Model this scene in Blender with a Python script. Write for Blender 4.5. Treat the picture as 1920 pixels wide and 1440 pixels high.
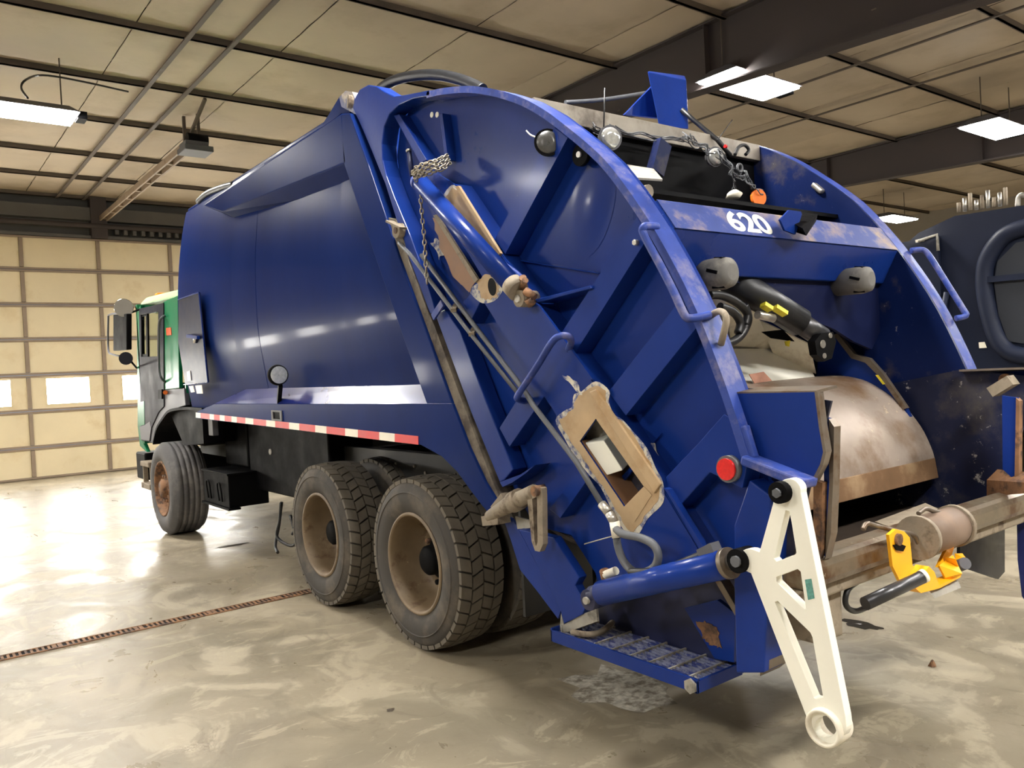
import bpy, bmesh, math, random
from mathutils import Vector, Matrix
from mathutils.geometry import delaunay_2d_cdt
random.seed(4)
for o in list(bpy.data.objects): bpy.data.objects.remove(o)
SC = bpy.context.scene
COL = SC.collection
PI = math.pi

# ------------------------------------------------------------------ camera
F = 1525.0; CX, CY = 960.0, 720.0; H = 1.66
def _dir(u, v): return Vector(((u-CX)/F, (v-CY)/F, 1.0)).normalized()
_yf = _dir(-210, 754)                       # vanishing point of the truck's length
_xr = _dir(2930, 595); _xr = (_xr - _yf*_xr.dot(_yf)).normalized()
_up = _xr.cross(_yf)
RW = Matrix((_xr, _yf, _up))                # camera (x right, y down, z ahead) -> world
CAM = Vector((0, 0, H))
def P(u, v, x=None, y=None, z=None):
    """point of the photograph's pixel (1920x1440 frame) on a real plane of the place"""
    d = RW @ Vector(((u-CX)/F, (v-CY)/F, 1.0))
    if x is not None: t = (x-CAM.x)/d.x
    elif y is not None: t = (y-CAM.y)/d.y
    else: t = (z-CAM.z)/d.z
    return CAM + d*t
cd = bpy.data.cameras.new('camera'); cam = bpy.data.objects.new('camera', cd); COL.objects.link(cam)
r_ = RW @ Vector((1,0,0)); u_ = RW @ Vector((0,-1,0)); b_ = RW @ Vector((0,0,-1))
cam.matrix_world = Matrix(((r_.x,u_.x,b_.x,0),(r_.y,u_.y,b_.y,0),(r_.z,u_.z,b_.z,H),(0,0,0,1)))
cd.sensor_width = 36; cd.lens = F/1920*36; cd.clip_start = .05; cd.clip_end = 200
SC.camera = cam

# ------------------------------------------------------------------ world, exposure
w = bpy.data.worlds.new('world'); SC.world = w; w.use_nodes = True
w.node_tree.nodes['Background'].inputs[0].default_value = (.75,.85,1,1)
w.node_tree.nodes['Background'].inputs[1].default_value = .3
SC.view_settings.view_transform = 'Standard'; SC.view_settings.look = 'None'
SC.view_settings.gamma = 1; SC.view_settings.use_curve_mapping = False
SC.view_settings.exposure = 0.7
LAMP = 92.0          # radiance of the high-bay lamp lenses
WINDOW = 34.0        # daylight in the door's windows

# ------------------------------------------------------------------ materials
def lin(c): return tuple((v/12.92 if v <= .04045 else ((v+.055)/1.055)**2.4) for v in (x/255 for x in c))
MATS = {}
def mat(name, rgb, rough=.5, metal=0., var=.25, scale=3., bump=0., bscale=40., coat=0., spots=None, spot_scale=6., spot_lo=.55, spot_hi=.62,
        scratch=None, scratch_scale=9., scratch_t=.63, emit=None, emit_s=0., spot_rough=None, stretch=(1,1,1), spot_stretch=(1,1,1), trans=0., coat_r=.12, bump_d=.01, rvar=.15, spec=.5):
    if name in MATS: return MATS[name]
    m = bpy.data.materials.new(name); m.use_nodes = True; N = m.node_tree.nodes; L = m.node_tree.links
    b = N['Principled BSDF']; c = lin(rgb)
    tc = N.new('ShaderNodeNewGeometry')
    def noise(sc, det=6, ro=.6, st=(1,1,1)):
        mp = N.new('ShaderNodeMapping'); mp.inputs['Scale'].default_value = st; L.new(tc.outputs['Position'], mp.inputs['Vector'])
        n = N.new('ShaderNodeTexNoise'); n.inputs['Scale'].default_value = sc; n.inputs['Detail'].default_value = det; n.inputs['Roughness'].default_value = ro
        L.new(mp.outputs['Vector'], n.inputs['Vector']); return n
    def mix(fac, a, bb):
        mx = N.new('ShaderNodeMix'); mx.data_type = 'RGBA'
        if hasattr(fac, 'links'): L.new(fac, mx.inputs[0])
        else: mx.inputs[0].default_value = fac
        for s, i in ((a,6),(bb,7)):
            if hasattr(s, 'links'): L.new(s, mx.inputs[i])
            else: mx.inputs[i].default_value = (*s, 1)
        return mx.outputs[2]
    def ramp(sock, lo, hi, top=1.):
        mr = N.new('ShaderNodeMapRange'); mr.inputs[1].default_value = lo; mr.inputs[2].default_value = hi; mr.inputs[4].default_value = top
        L.new(sock, mr.inputs[0]); return mr.outputs[0]
    n1 = noise(scale, st=stretch)
    col = mix(ramp(n1.outputs['Fac'], .3, .7), tuple(x*(1-var) for x in c), tuple(min(1, x*(1+var)) for x in c))
    rsock = ramp(n1.outputs['Fac'], .3, .7); 
    mr = N.new('ShaderNodeMapRange'); mr.inputs[3].default_value = max(.03, rough-rvar*rough); mr.inputs[4].default_value = min(1, rough+rvar*rough)
    L.new(rsock, mr.inputs[0]); rs = mr.outputs[0]
    if spots:
        n2 = noise(spot_scale, 8, .65, spot_stretch); f = ramp(n2.outputs['Fac'], spot_lo, spot_hi)
        col = mix(f, col, lin(spots))
        if spot_rough is not None:
            mm = N.new('ShaderNodeMix'); L.new(f, mm.inputs[0]); L.new(rs, mm.inputs[2]); mm.inputs[3].default_value = spot_rough; rs = mm.outputs[0]
    if scratch:
        n3 = noise(scratch_scale, 12, .75, (1,1,1)); f = ramp(n3.outputs['Fac'], scratch_t, scratch_t+.05, .8)
        col = mix(f, col, lin(scratch))
    L.new(col, b.inputs['Base Color']); L.new(rs, b.inputs['Roughness'])
    b.inputs['Metallic'].default_value = metal; b.inputs['Coat Weight'].default_value = coat; b.inputs['Coat Roughness'].default_value = coat_r
    b.inputs['Specular IOR Level'].default_value = spec
    if trans: b.inputs['Transmission Weight'].default_value = trans
    if bump:
        nb = noise(bscale, 4); bp = N.new('ShaderNodeBump'); bp.inputs['Strength'].default_value = bump; bp.inputs['Distance'].default_value = bump_d
        L.new(nb.outputs['Fac'], bp.inputs['Height']); L.new(bp.outputs['Normal'], b.inputs['Normal'])
    if emit:
        b.inputs['Emission Color'].default_value = (*lin(emit), 1); b.inputs['Emission Strength'].default_value = emit_s
    MATS[name] = m; return m
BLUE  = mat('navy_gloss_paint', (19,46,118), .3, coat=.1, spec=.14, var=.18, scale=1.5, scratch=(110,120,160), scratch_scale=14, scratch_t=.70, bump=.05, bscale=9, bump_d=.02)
BODYB = mat('navy_body_paint', (17,38,94), .32, coat=.075, coat_r=.08, spec=.015, var=.2, scale=1.2, bump=.05, bscale=2.2, bump_d=.03, stretch=(1,1,.4))
WORNB = mat('worn_blue_edge_paint', (46,66,138), .45, spec=.25, var=.3, scale=7, spots=(112,110,142), spot_scale=9, spot_lo=.5, spot_hi=.68, scratch=(190,180,175), scratch_scale=20, scratch_t=.66)
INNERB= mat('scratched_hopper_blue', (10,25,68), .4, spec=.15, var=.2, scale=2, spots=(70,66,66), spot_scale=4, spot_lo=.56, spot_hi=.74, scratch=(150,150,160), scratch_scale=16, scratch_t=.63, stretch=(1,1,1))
BEAMB = mat('dusty_blue_beam', (56,70,126), .5, spec=.25, var=.25, scale=5, spots=(150,132,112), spot_scale=5, spot_lo=.5, spot_hi=.7)
DARKB = mat('dark_navy_panel', (20,26,62), .5, var=.25, scale=4)  # plain darker navy for the set-back panel, clevis and stop rods
BLACK = mat('black_chassis_paint', (9,9,11), .6, spec=.08, var=.3, scale=5, spots=(15,15,15), spot_scale=7, spot_lo=.55, spot_hi=.75)
HOSE  = mat('black_rubber_hose', (26,27,30), .42, var=.2, scale=12)
HOSEG = mat('grey_dusty_hose', (86,88,92), .5, var=.2, scale=12)
RUBBER= mat('tyre_rubber', (62,58,53), .78, var=.22, scale=5, spots=(104,94,80), spot_scale=4, spot_lo=.48, spot_hi=.75, bump=.2, bscale=60, bump_d=.004)
TREADM= mat('tyre_tread_rubber', (98,91,80), .8, var=.22, scale=9, bump=.2, bscale=60, bump_d=.004)
FRUB  = mat('worn_front_tyre_rubber', (82,80,80), .75, var=.25, scale=4, spots=(120,116,112), spot_scale=3, spot_lo=.5, spot_hi=.7)
RIMM  = mat('tan_wheel_paint', (116,99,76), .55, var=.2, scale=5, spots=(92,72,52), spot_scale=9, spot_lo=.54, spot_hi=.66, scratch=(196,176,140), scratch_scale=24, scratch_t=.64)
RUST  = mat('rusty_steel', (128,92,62), .75, var=.35, scale=9, spots=(72,52,40), spot_scale=14, spot_lo=.48, spot_hi=.6, bump=.4, bscale=50, bump_d=.006)
RUSTL = mat('light_rust_and_grime', (138,126,108), .75, var=.3, scale=8, spots=(80,66,52), spot_scale=8, spot_lo=.52, spot_hi=.66, bump=.3, bscale=40, bump_d=.006)
GRIME = mat('worn_bare_steel', (122,112,100), .42, .55, var=.3, scale=6, spots=(96,72,48), spot_scale=6, spot_lo=.5, spot_hi=.66)
DRUM  = mat('polished_worn_blade_steel', (166,152,140), .38, .25, var=.2, scale=2.5, spots=(120,92,64), spot_scale=2.6, spot_lo=.46, spot_hi=.66, scratch=(222,206,172), scratch_scale=7, scratch_t=.62, stretch=(1,1,1))
STEEL = mat('bare_bright_steel', (176,172,164), .35, .8, var=.15, scale=10)
CHAINM= mat('chain_steel', (150,142,128), .5, .6, var=.2, scale=20)
TAN   = mat('tan_primer', (176,150,114), .6, var=.1, scale=8, spots=(160,128,88), spot_scale=7, spot_lo=.5, spot_hi=.7)
TAND  = mat('brown_primer', (134,100,74), .6, var=.14, scale=7)
HALO  = mat('feathered_paint_edge', (196,190,174), .6, var=.15, scale=20, spots=(70,80,128), spot_scale=26, spot_lo=.46, spot_hi=.6)
WHITE = mat('fresh_white_paint', (238,236,222), .38, var=.04, scale=4, coat=.2)
OFFW  = mat('dusty_white_paint', (226,220,202), .55, var=.12, scale=4, spots=(176,160,134), spot_scale=5, spot_lo=.5, spot_hi=.72)
PINK  = mat('faded_red_mark', (190,140,120), .6, var=.2, scale=12)
YELL  = mat('fresh_yellow_paint', (250,176,16), .4, var=.06, scale=6, coat=.2)
YSTK  = mat('yellow_sticker', (222,206,50), .5, var=.15, scale=60)
TEAL  = mat('teal_label_print', (86,142,132), .5, var=.4, scale=90)
RED   = mat('red_lamp_lens', (214,20,26), .2, coat=.6, var=.15, scale=60)
REDT  = mat('red_reflective_tape', (206,48,50), .45, var=.08, scale=9)
WHT   = mat('white_reflective_tape', (232,222,204), .45, var=.06, scale=9)
ORANGE= mat('orange_lens', (240,120,34), .35, var=.12, scale=40)
GREEN = mat('green_cab_paint', (22,108,70), .4, coat=.05, spec=.15, var=.12, scale=4)
GREENL= mat('pale_green_roof_paint', (150,190,130), .45, var=.12, scale=4)
GREY  = mat('dark_grey_door_paint', (48,48,54), .55, spec=.06, var=.1, scale=4)
GREYL = mat('light_grey_fender_paint', (92,92,96), .5, spec=.2, var=.12, scale=4)
CHROME= mat('chrome', (210,212,214), .12, 1., var=.05, scale=10)
LENSM = mat('clear_lamp_lens', (214,216,214), .15, .6, var=.2, scale=50)
RUBG  = mat('grey_rubber_bumper', (104,102,98), .8, var=.25, scale=7, spots=(146,142,134), spot_scale=6, spot_lo=.52, spot_hi=.68)
GLASS = mat('cab_glass', (225,235,225), .03, trans=1., var=0)
NAVY2 = mat('dark_slate_blue_paint', (20,26,44), .5, spec=.2, var=.15, scale=2, coat=.1)
NAVY2L= mat('slate_blue_ridge_paint', (28,34,52), .5, spec=.2, var=.15, scale=3)
GREASE= mat('grey_grease', (150,146,136), .6, var=.2, scale=16, spots=(96,92,84), spot_scale=12, spot_lo=.5, spot_hi=.65)
LAMPM = mat('glowing_lamp_lens', (255,250,240), .5, var=0, emit=(255,252,247), emit_s=LAMP)
WINM  = mat('daylit_door_window', (255,255,255), .5, var=0, emit=(255,252,244), emit_s=WINDOW)
PURL  = mat('brown_grey_purlin', (92,82,72), .7, var=.2, scale=3)
RAFT  = mat('dark_brown_rafter', (66,58,56), .65, var=.15, scale=2)
INSUL = mat('tan_vinyl_insulation', (188,173,150), .75, var=.08, scale=1.1, spots=(166,150,126), spot_scale=.9, spot_lo=.5, spot_hi=.75)
DOORP = mat('cream_door_panel', (236,220,182), .5, var=.06, scale=.9, spots=(220,198,152), spot_scale=1.3, spot_lo=.54, spot_hi=.72)
DOORR = mat('grey_brown_door_rail', (150,132,112), .55, var=.12, scale=4)
WALLM = mat('grey_cream_liner_panel', (150,143,130), .6, var=.08, scale=1.5)
WALLD = mat('dark_grey_header_steel', (96,94,90), .6, var=.15, scale=2)

def floor_material():
    m = bpy.data.materials.new('stained_concrete'); m.use_nodes = True; N = m.node_tree.nodes; L = m.node_tree.links
    b = N['Principled BSDF']; g = N.new('ShaderNodeNewGeometry')
    def noise(sc, det, ro=.6, dist=0., st=(1,1,1)):
        mp = N.new('ShaderNodeMapping'); mp.inputs['Scale'].default_value = st; L.new(g.outputs['Position'], mp.inputs['Vector'])
        n = N.new('ShaderNodeTexNoise'); n.inputs['Scale'].default_value = sc; n.inputs['Detail'].default_value = det
        n.inputs['Roughness'].default_value = ro; n.inputs['Distortion'].default_value = dist; L.new(mp.outputs['Vector'], n.inputs['Vector']); return n.outputs['Fac']
    def ramp(s, lo, hi, t=1.):
        mr = N.new('ShaderNodeMapRange'); mr.inputs[1].default_value = lo; mr.inputs[2].default_value = hi; mr.inputs[4].default_value = t; L.new(s, mr.inputs[0]); return mr.outputs[0]
    def mix(f, a, c):
        mx = N.new('ShaderNodeMix'); mx.data_type = 'RGBA'; L.new(f, mx.inputs[0])
        for s, i in ((a,6),(c,7)):
            if hasattr(s, 'links'): L.new(s, mx.inputs[i])
            else: mx.inputs[i].default_value = (*lin(s), 1)
        return mx.outputs[2]
    n1 = noise(.55, 8, .6, .6); n2 = noise(1.7, 10, .62, 1.2, (1,.7,1)); n3 = noise(5, 12, .7, .4); n4 = noise(.9, 6, .55, 1.8); n5 = noise(34, 6)
    c = mix(ramp(n1, .34, .66), (120,111,94), (149,138,117))
    c = mix(ramp(n2, .53, .585, .45), c, (174,163,140))        # scraped, worn lighter patches
    c = mix(ramp(n4, .54, .59, .5), c, (112,104,88))
    n6 = noise(2.6, 12, .7, 2.4, (.6,1,1)); c = mix(ramp(n6, .56, .60, .5), c, (166,155,132)); n7 = noise(3.4, 12, .72, 1.5, (1,.55,1)); c = mix(ramp(n7, .57, .62, .45), c, (104,96,80))        # damp stains
    c = mix(ramp(n3, .60, .70, .45), c, (100,90,73))         # speckled dirt
    c = mix(ramp(n5, .62, .74, .35), c, (96,86,70))
    L.new(c, b.inputs['Base Color'])
    rr = N.new('ShaderNodeMapRange'); rr.inputs[1].default_value = .35; rr.inputs[2].default_value = .65; rr.inputs[3].default_value = .26; rr.inputs[4].default_value = .52
    L.new(n2, rr.inputs[0]); L.new(rr.outputs[0], b.inputs['Roughness'])
    bp = N.new('ShaderNodeBump'); bp.inputs['Strength'].default_value = .12; bp.inputs['Distance'].default_value = .01; L.new(n3, bp.inputs['Height']); L.new(bp.outputs['Normal'], b.inputs['Normal'])
    return m
FLOORM = floor_material()

# ------------------------------------------------------------------ mesh helpers
ORG = {}                                    # world origin of every object made here
def link(o, parent=None, org=Vector((0,0,0))):
    COL.objects.link(o)
    if parent is not None: o.parent = parent; o.location = org - ORG[parent.name]
    else: o.location = org
    ORG[o.name] = org.copy(); return o
def tag(o, label=None, cat=None, group=None, kind=None):
    if label: o['label'] = label
    if cat: o['category'] = cat
    if group: o['group'] = group
    if kind: o['kind'] = kind
    return o
def empty(name, loc, parent=None):
    o = bpy.data.objects.new(name, None); o.empty_display_size = .2; return link(o, parent, Vector(loc))
class MB:
    def __init__(s): s.bm = bmesh.new()
    def quad(s, *pts): s.bm.faces.new([s.bm.verts.new(p) for p in pts]); return s
    def box(s, a, b):
        x0,y0,z0 = (min(a[i],b[i]) for i in range(3)); x1,y1,z1 = (max(a[i],b[i]) for i in range(3))
        v = [s.bm.verts.new(p) for p in ((x0,y0,z0),(x1,y0,z0),(x1,y1,z0),(x0,y1,z0),(x0,y0,z1),(x1,y0,z1),(x1,y1,z1),(x0,y1,z1))]
        for f in ((0,3,2,1),(4,5,6,7),(0,1,5,4),(1,2,6,5),(2,3,7,6),(3,0,4,7)): s.bm.faces.new([v[i] for i in f])
        return s
    def hull(s, pts8):
        v = [s.bm.verts.new(p) for p in pts8]
        for f in ((0,3,2,1),(4,5,6,7),(0,1,5,4),(1,2,6,5),(2,3,7,6),(3,0,4,7)): s.bm.faces.new([v[i] for i in f])
        return s
    def bar(s, p, q, w, h, upv=(0,0,1)):
        p = Vector(p); q = Vector(q); d = (q-p).normalized(); u = Vector(upv); sd = d.cross(u)
        if sd.length < 1e-4: sd = d.cross(Vector((1,0,0)))
        sd.normalize(); u = sd.cross(d).normalized(); sd *= w/2; u *= h/2
        return s.hull([p-sd-u, p+sd-u, p+sd+u, p-sd+u, q-sd-u, q+sd-u, q+sd+u, q-sd+u])
    def cyl(s, p, q, r, r2=None, n=20, caps=True):
        return s.tube([p, q], r, n, radii=[r, r if r2 is None else r2], caps=caps)
    def tube(s, pts, r, n=10, radii=None, caps=True, closed=False):
        pts = [Vector(p) for p in pts]; rings = []; prev = None; m = len(pts)
        for i, p in enumerate(pts):
            if closed: d = pts[(i+1) % m]-pts[i-1]
            else: d = pts[min(i+1, m-1)]-pts[max(i-1, 0)]
            d.normalize()
            if prev is None:
                a = Vector((0,0,1)) if abs(d.z) < .9 else Vector((1,0,0)); a = (a-d*a.dot(d)).normalized()
            else: a = (prev-d*prev.dot(d)).normalized()
            prev = a; b = d.cross(a); rr = radii[i] if radii else r
            rings.append([s.bm.verts.new(p+(a*math.cos(t)+b*math.sin(t))*rr) for t in (2*PI*k/n for k in range(n))])
        for i in range(m if closed else m-1):
            A, B = rings[i], rings[(i+1) % m]
            for k in range(n): f = s.bm.faces.new((A[k], A[(k+1)%n], B[(k+1)%n], B[k])); f.smooth = True
        if caps and not closed: s.bm.faces.new(rings[0][::-1]); s.bm.faces.new(rings[-1])
        return s
    def lathe(s, prof, c=(0,0,0), axis='x', n=48, smooth=True, closed=False):
        c = Vector(c); rings = []
        for a, r in prof:
            ring = []
            for k in range(n):
                t = 2*PI*k/n; co, si = r*math.cos(t), r*math.sin(t)
                ring.append(s.bm.verts.new(c + (Vector((a,co,si)) if axis == 'x' else Vector((co,a,si)) if axis == 'y' else Vector((co,si,a)))))
            rings.append(ring)
        for i in range(len(rings)-1):
            for k in range(n): f = s.bm.faces.new((rings[i][k], rings[i][(k+1)%n], rings[i+1][(k+1)%n], rings[i+1][k])); f.smooth = smooth
        return s
    def disc(s, c, nrm, r, n=24):
        c = Vector(c); d = Vector(nrm).normalized(); a = d.orthogonal().normalized(); b = d.cross(a)
        s.bm.faces.new([s.bm.verts.new(c+(a*math.cos(2*PI*k/n)+b*math.sin(2*PI*k/n))*r) for k in range(n)]); return s
    def grid(s, rows, smooth=True):
        V = [[s.bm.verts.new(p) for p in r] for r in rows]
        for i in range(len(V)-1):
            for j in range(len(V[0])-1): f = s.bm.faces.new((V[i][j], V[i][j+1], V[i+1][j+1], V[i+1][j])); f.smooth = smooth
        return s
    def build(s, name, m, parent=None, bevel=0, seg=2, solid=0, smooth_angle=None):
        bmesh.ops.recalc_face_normals(s.bm, faces=s.bm.faces[:])
        lo = Vector([min(v.co[i] for v in s.bm.verts) for i in range(3)]); hi = Vector([max(v.co[i] for v in s.bm.verts) for i in range(3)])
        c = (lo+hi)/2
        for v in s.bm.verts: v.co -= c
        me = bpy.data.meshes.new(name); s.bm.to_mesh(me); s.bm.free()
        me.materials.append(m); o = bpy.data.objects.new(name, me); link(o, parent, c)
        if solid: md = o.modifiers.new('solid', 'SOLIDIFY'); md.thickness = solid; md.offset = 0; o.modifiers.new('split', 'EDGE_SPLIT').split_angle = .7
        if bevel: md = o.modifiers.new('bevel', 'BEVEL'); md.width = bevel; md.segments = seg; md.limit_method = 'ANGLE'; md.angle_limit = .6
        return o
def cr(pts, n=6, closed=False):
    """Catmull-Rom through points of any size"""
    out = []; m = len(pts); rng = range(m) if closed else range(m-1)
    for i in rng:
        g = lambda k: pts[k % m] if closed else pts[max(0, min(m-1, k))]
        a, b, c, d = g(i-1), g(i), g(i+1), g(i+2)
        for k in range(n):
            t = k/n
            out.append(tuple(.5*((2*b[j])+(-a[j]+c[j])*t+(2*a[j]-5*b[j]+4*c[j]-d[j])*t*t+(-a[j]+3*b[j]-3*c[j]+d[j])*t**3) for j in range(len(b))))
    if not closed: out.append(tuple(pts[-1]))
    return out
def shape(name, loops, m, parent, plane, lo, hi, bevel=0., mesh_only=False):
    """a flat plate cut from outline loops[0] with holes loops[1:]; loops hold the two in-plane world coordinates"""
    vs, es = [], []
    for lp in loops:
        k0 = len(vs); n = len(lp); vs += [Vector((q[0], q[1])) for q in lp]; es += [(k0+k, k0+(k+1) % n) for k in range(n)]
    V2, E2, F2, ov, oe, of = delaunay_2d_cdt(vs, es, [], 1, 1e-6)
    def inside(p, lp):
        c = False; n = len(lp)
        for k in range(n):
            a, b = lp[k], lp[(k+1) % n]
            if (a[1] > p.y) != (b[1] > p.y) and p.x < (b[0]-a[0])*(p.y-a[1])/(b[1]-a[1])+a[0]: c = not c
        return c
    F2 = [f for f in F2 if (lambda c: inside(c, loops[0]) and not any(inside(c, h) for h in loops[1:]))(sum((V2[k] for k in f), Vector((0,0)))/len(f))]
    if lo > hi: lo, hi = hi, lo
    def W(q, c): return Vector((c, q[0], q[1])) if plane == 'x' else Vector((q[0], c, q[1])) if plane == 'y' else Vector((q[0], q[1], c))
    bm = bmesh.new(); A = [bm.verts.new(W(q, lo)) for q in V2]; B = [bm.verts.new(W(q, hi)) for q in V2]
    cnt = {}
    for f in F2:
        bm.faces.new([A[k] for k in f]); bm.faces.new([B[k] for k in reversed(f)])
        for k in range(len(f)):
            e = (f[k], f[(k+1) % len(f)]); cnt[tuple(sorted(e))] = cnt.get(tuple(sorted(e)), 0)+1
    for (a, b), c in cnt.items():
        if c == 1: bm.faces.new((A[a], A[b], B[b], B[a]))
    bmesh.ops.delete(bm, geom=[v for v in bm.verts if not v.link_faces], context='VERTS')
    mb = MB.__new__(MB); mb.bm = bm
    return mb if mesh_only else mb.build(name, m, parent, bevel=bevel)
def yz(pts, x): return [(q.y, q.z) for q in (P(u, v, x=x) for u, v in pts)]
def sideplate(name, px, m, parent, x, t, holes=(), bevel=0., lo=None):
    """plate in a plane of constant x traced at its outer (left) face x; t = thickness inwards"""
    return shape(name, [yz(px, x)]+[yz(h, x) for h in holes], m, parent, 'x', x, x+t, bevel)
def circle(c, r, n=20, a0=0): return [(c[0]+r*math.cos(a0+2*PI*k/n), c[1]+r*math.sin(a0+2*PI*k/n)) for k in range(n)]
def S(u, v, x): return P(u, v, x=x)
def copy_tree(o, loc=None, parent=None, rotz=None):
    c = o.copy(); COL.objects.link(c); c.parent = parent
    if loc is not None: c.location = loc
    if rotz is not None: c.rotation_euler = (0,0,rotz)
    for ch in o.children: copy_tree(ch, ch.location.copy(), c)
    return c
# ================================================================== THE BUILDING
RX0, RX1, RY0, RY1, CEIL = -9.0, 24.0, -7.0, 18.6, 5.62
fl = MB(); fl.quad((RX0,RY0,0),(RX1,RY0,0),(RX1,RY1,0),(RX0,RY1,0)); FLOOR = tag(fl.build('floor', FLOORM), 'stained worn concrete floor of the garage', kind='structure')
ce = MB().box((RX0,RY0,CEIL+.22),(RX1,RY1,CEIL+.3)); CEILO = tag(ce.build('ceiling', INSUL), 'tan insulated metal roof with purlins', kind='structure')
# insulation blanket panels between the purlins
PY = [-6.2,-4.45,-2.7,-.95,.8,2.4,4.1,5.85,7.61,9.41,11.18,12.94,14.9,16.6,18.3]
pw = 1.62
xs0 = RX0
def pillow(wx, wy):
    mb = MB(); n = 6
    mb.grid([[(-wx/2+wx*i/n, -wy/2+wy*j/n, -.035*math.sin(PI*i/n)**.6*math.sin(PI*j/n)**.6 + .006*math.sin(7*i+3*j)) for i in range(n+1)] for j in range(n+1)])
    return mb
pm = {}
for j in range(len(PY)-1):
    y0, y1 = PY[j], PY[j+1]
    x = RX0
    while x < RX1-.1:
        xc, yc = x+pw/2, (y0+y1)/2
        key = round(y1-y0, 3)
        if key not in pm:
            o = pillow(pw-.012, y1-y0).build('insulation_panel', INSUL, CEILO); pm[key] = o.data
            for f in o.data.polygons: f.use_smooth = True
        else:
            o = bpy.data.objects.new('insulation_panel', pm[key]); link(o, CEILO, Vector((xc, yc, CEIL+.0)))
        o.location = Vector((xc, yc, CEIL+.0+random.uniform(-.002,.002))) - ORG[CEILO.name]
        x += pw
for y in PY:
    mb = MB().box((RX0,y-.016,CEIL-.055),(RX1,y+.016,CEIL+.2)); mb.box((RX0,y-.016,CEIL-.055),(RX1,y+.03,CEIL-.047)); mb.build('purlin', PURL, CEILO)
def bridging(x, ya, yb, wd=.05): MB().box((x-wd/2,ya,CEIL-.075),(x+wd/2,yb,CEIL-.056)).build('bridging_bar', PURL, CEILO)
for x in (2.86, 3.34): bridging(x, 5.85, 18.3, .055)
for x in (10.6, 12.2, 17.5): bridging(x, -1, 18.3, .045)
bridging(-1.6, 4, 18.3)
# deep rafters along the truck's length
def rafter(x, near_z, far_z, wd=.2):
    mb = MB(); y0, y1 = RY0, RY1
    tz = CEIL-.02
    mb.hull([(x-.006,y0,near_z),(x+.006,y0,near_z),(x+.006,y0,tz),(x-.006,y0,tz),(x-.006,y1,far_z),(x+.006,y1,far_z),(x+.006,y1,tz),(x-.006,y1,tz)][0:8] if False else
            [(x-.006,y0,near_z),(x+.006,y0,near_z),(x+.006,y1,far_z),(x-.006,y1,far_z),(x-.006,y0,tz),(x+.006,y0,tz),(x+.006,y1,tz),(x-.006,y1,tz)])
    mb.hull([(x-wd/2,y0,near_z-.02),(x+wd/2,y0,near_z-.02),(x+wd/2,y1,far_z-.02),(x-wd/2,y1,far_z-.02),(x-wd/2,y0,near_z),(x+wd/2,y0,near_z),(x+wd/2,y1,far_z),(x-wd/2,y1,far_z)])
    mb.box((x-wd/2,y0,tz-.02),(x+wd/2,y1,tz))
    for k in range(9):
        yy = y0+1.5+k*2.9; zz = near_z+(far_z-near_z)*(yy-y0)/(y1-y0); mb.box((x-wd/2+.01,yy,zz),(x+wd/2-.01,yy+.01,tz-.02))
    mb.build('rafter', RAFT, CEILO)
rafter(7.85, 4.25, 5.45); rafter(15.2, 4.25, 5.45); rafter(0.45-7.3, 4.6, 5.45)
for (yy) in (4.1, 7.61, 11.18): MB().bar((7.85,yy,5.0),(8.6,yy,5.5),.05,.05).build('flange_brace', PURL, CEILO)
# walls
def wall(name, a, b, m, label): return tag(MB().box(a, b).build(name, m), label, kind='structure')
DX0, DX1, DY, DT = -.6, 6.4, 18.4, 4.79
WF = wall('wall_front', (RX0,DY+.12,DT+.02),(RX1,DY+.25,CEIL+.25), WALLD, 'dark steel header wall above the sectional door')
MB().box((RX0,DY+.12,0),(DX0-7.7,DY+.25,DT+.02)).build('liner_panel', WALLM, WF); MB().box((DX1-7.5,DY+.0,0),(DX0-.1,DY+.25,DT+.02)).build('liner_panel', WALLM, WF); MB().box((DX1+.1,DY+.12,0),(RX1,DY+.25,DT+.02)).build('liner_panel', WALLM, WF)
MB().box((RX0,DY-.1,DT+.36),(RX1,DY+.1,DT+.62)).build('header_beam', WALLD, WF); MB().box((RX0,DY-.06,DT+.0),(RX1,DY+.12,DT+.06)).build('header_angle', WALLD, WF)
MB().box((3.45,DY-.16,DT),(3.75,DY+.1,CEIL)).build('column_head', RAFT, WF)
for k in range(30):
    x = 3.9+k*.17; MB().box((x,DY-.12,DT+.1),(x+.07,DY-.0,DT+.3)).build('torsion_rib', WALLD, WF) if k < 18 else None
MB().cyl((DX0,DY-.15,DT+.24),(DX1,DY-.15,DT+.24),.05).build('torsion_shaft', RAFT, WF)
wall('wall_left', (RX0-.2,RY0,0),(RX0,RY1+.2,CEIL+.3), WALLM, 'pale metal liner wall')
wall('wall_right', (RX1,RY0,0),(RX1+.2,RY1+.2,CEIL+.3), WALLM, 'pale metal liner wall beyond the second truck')
wall('wall_back', (RX0,RY0-.2,0),(RX1,RY0,CEIL+.3), WALLM, 'pale metal liner wall behind the viewer')
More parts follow.
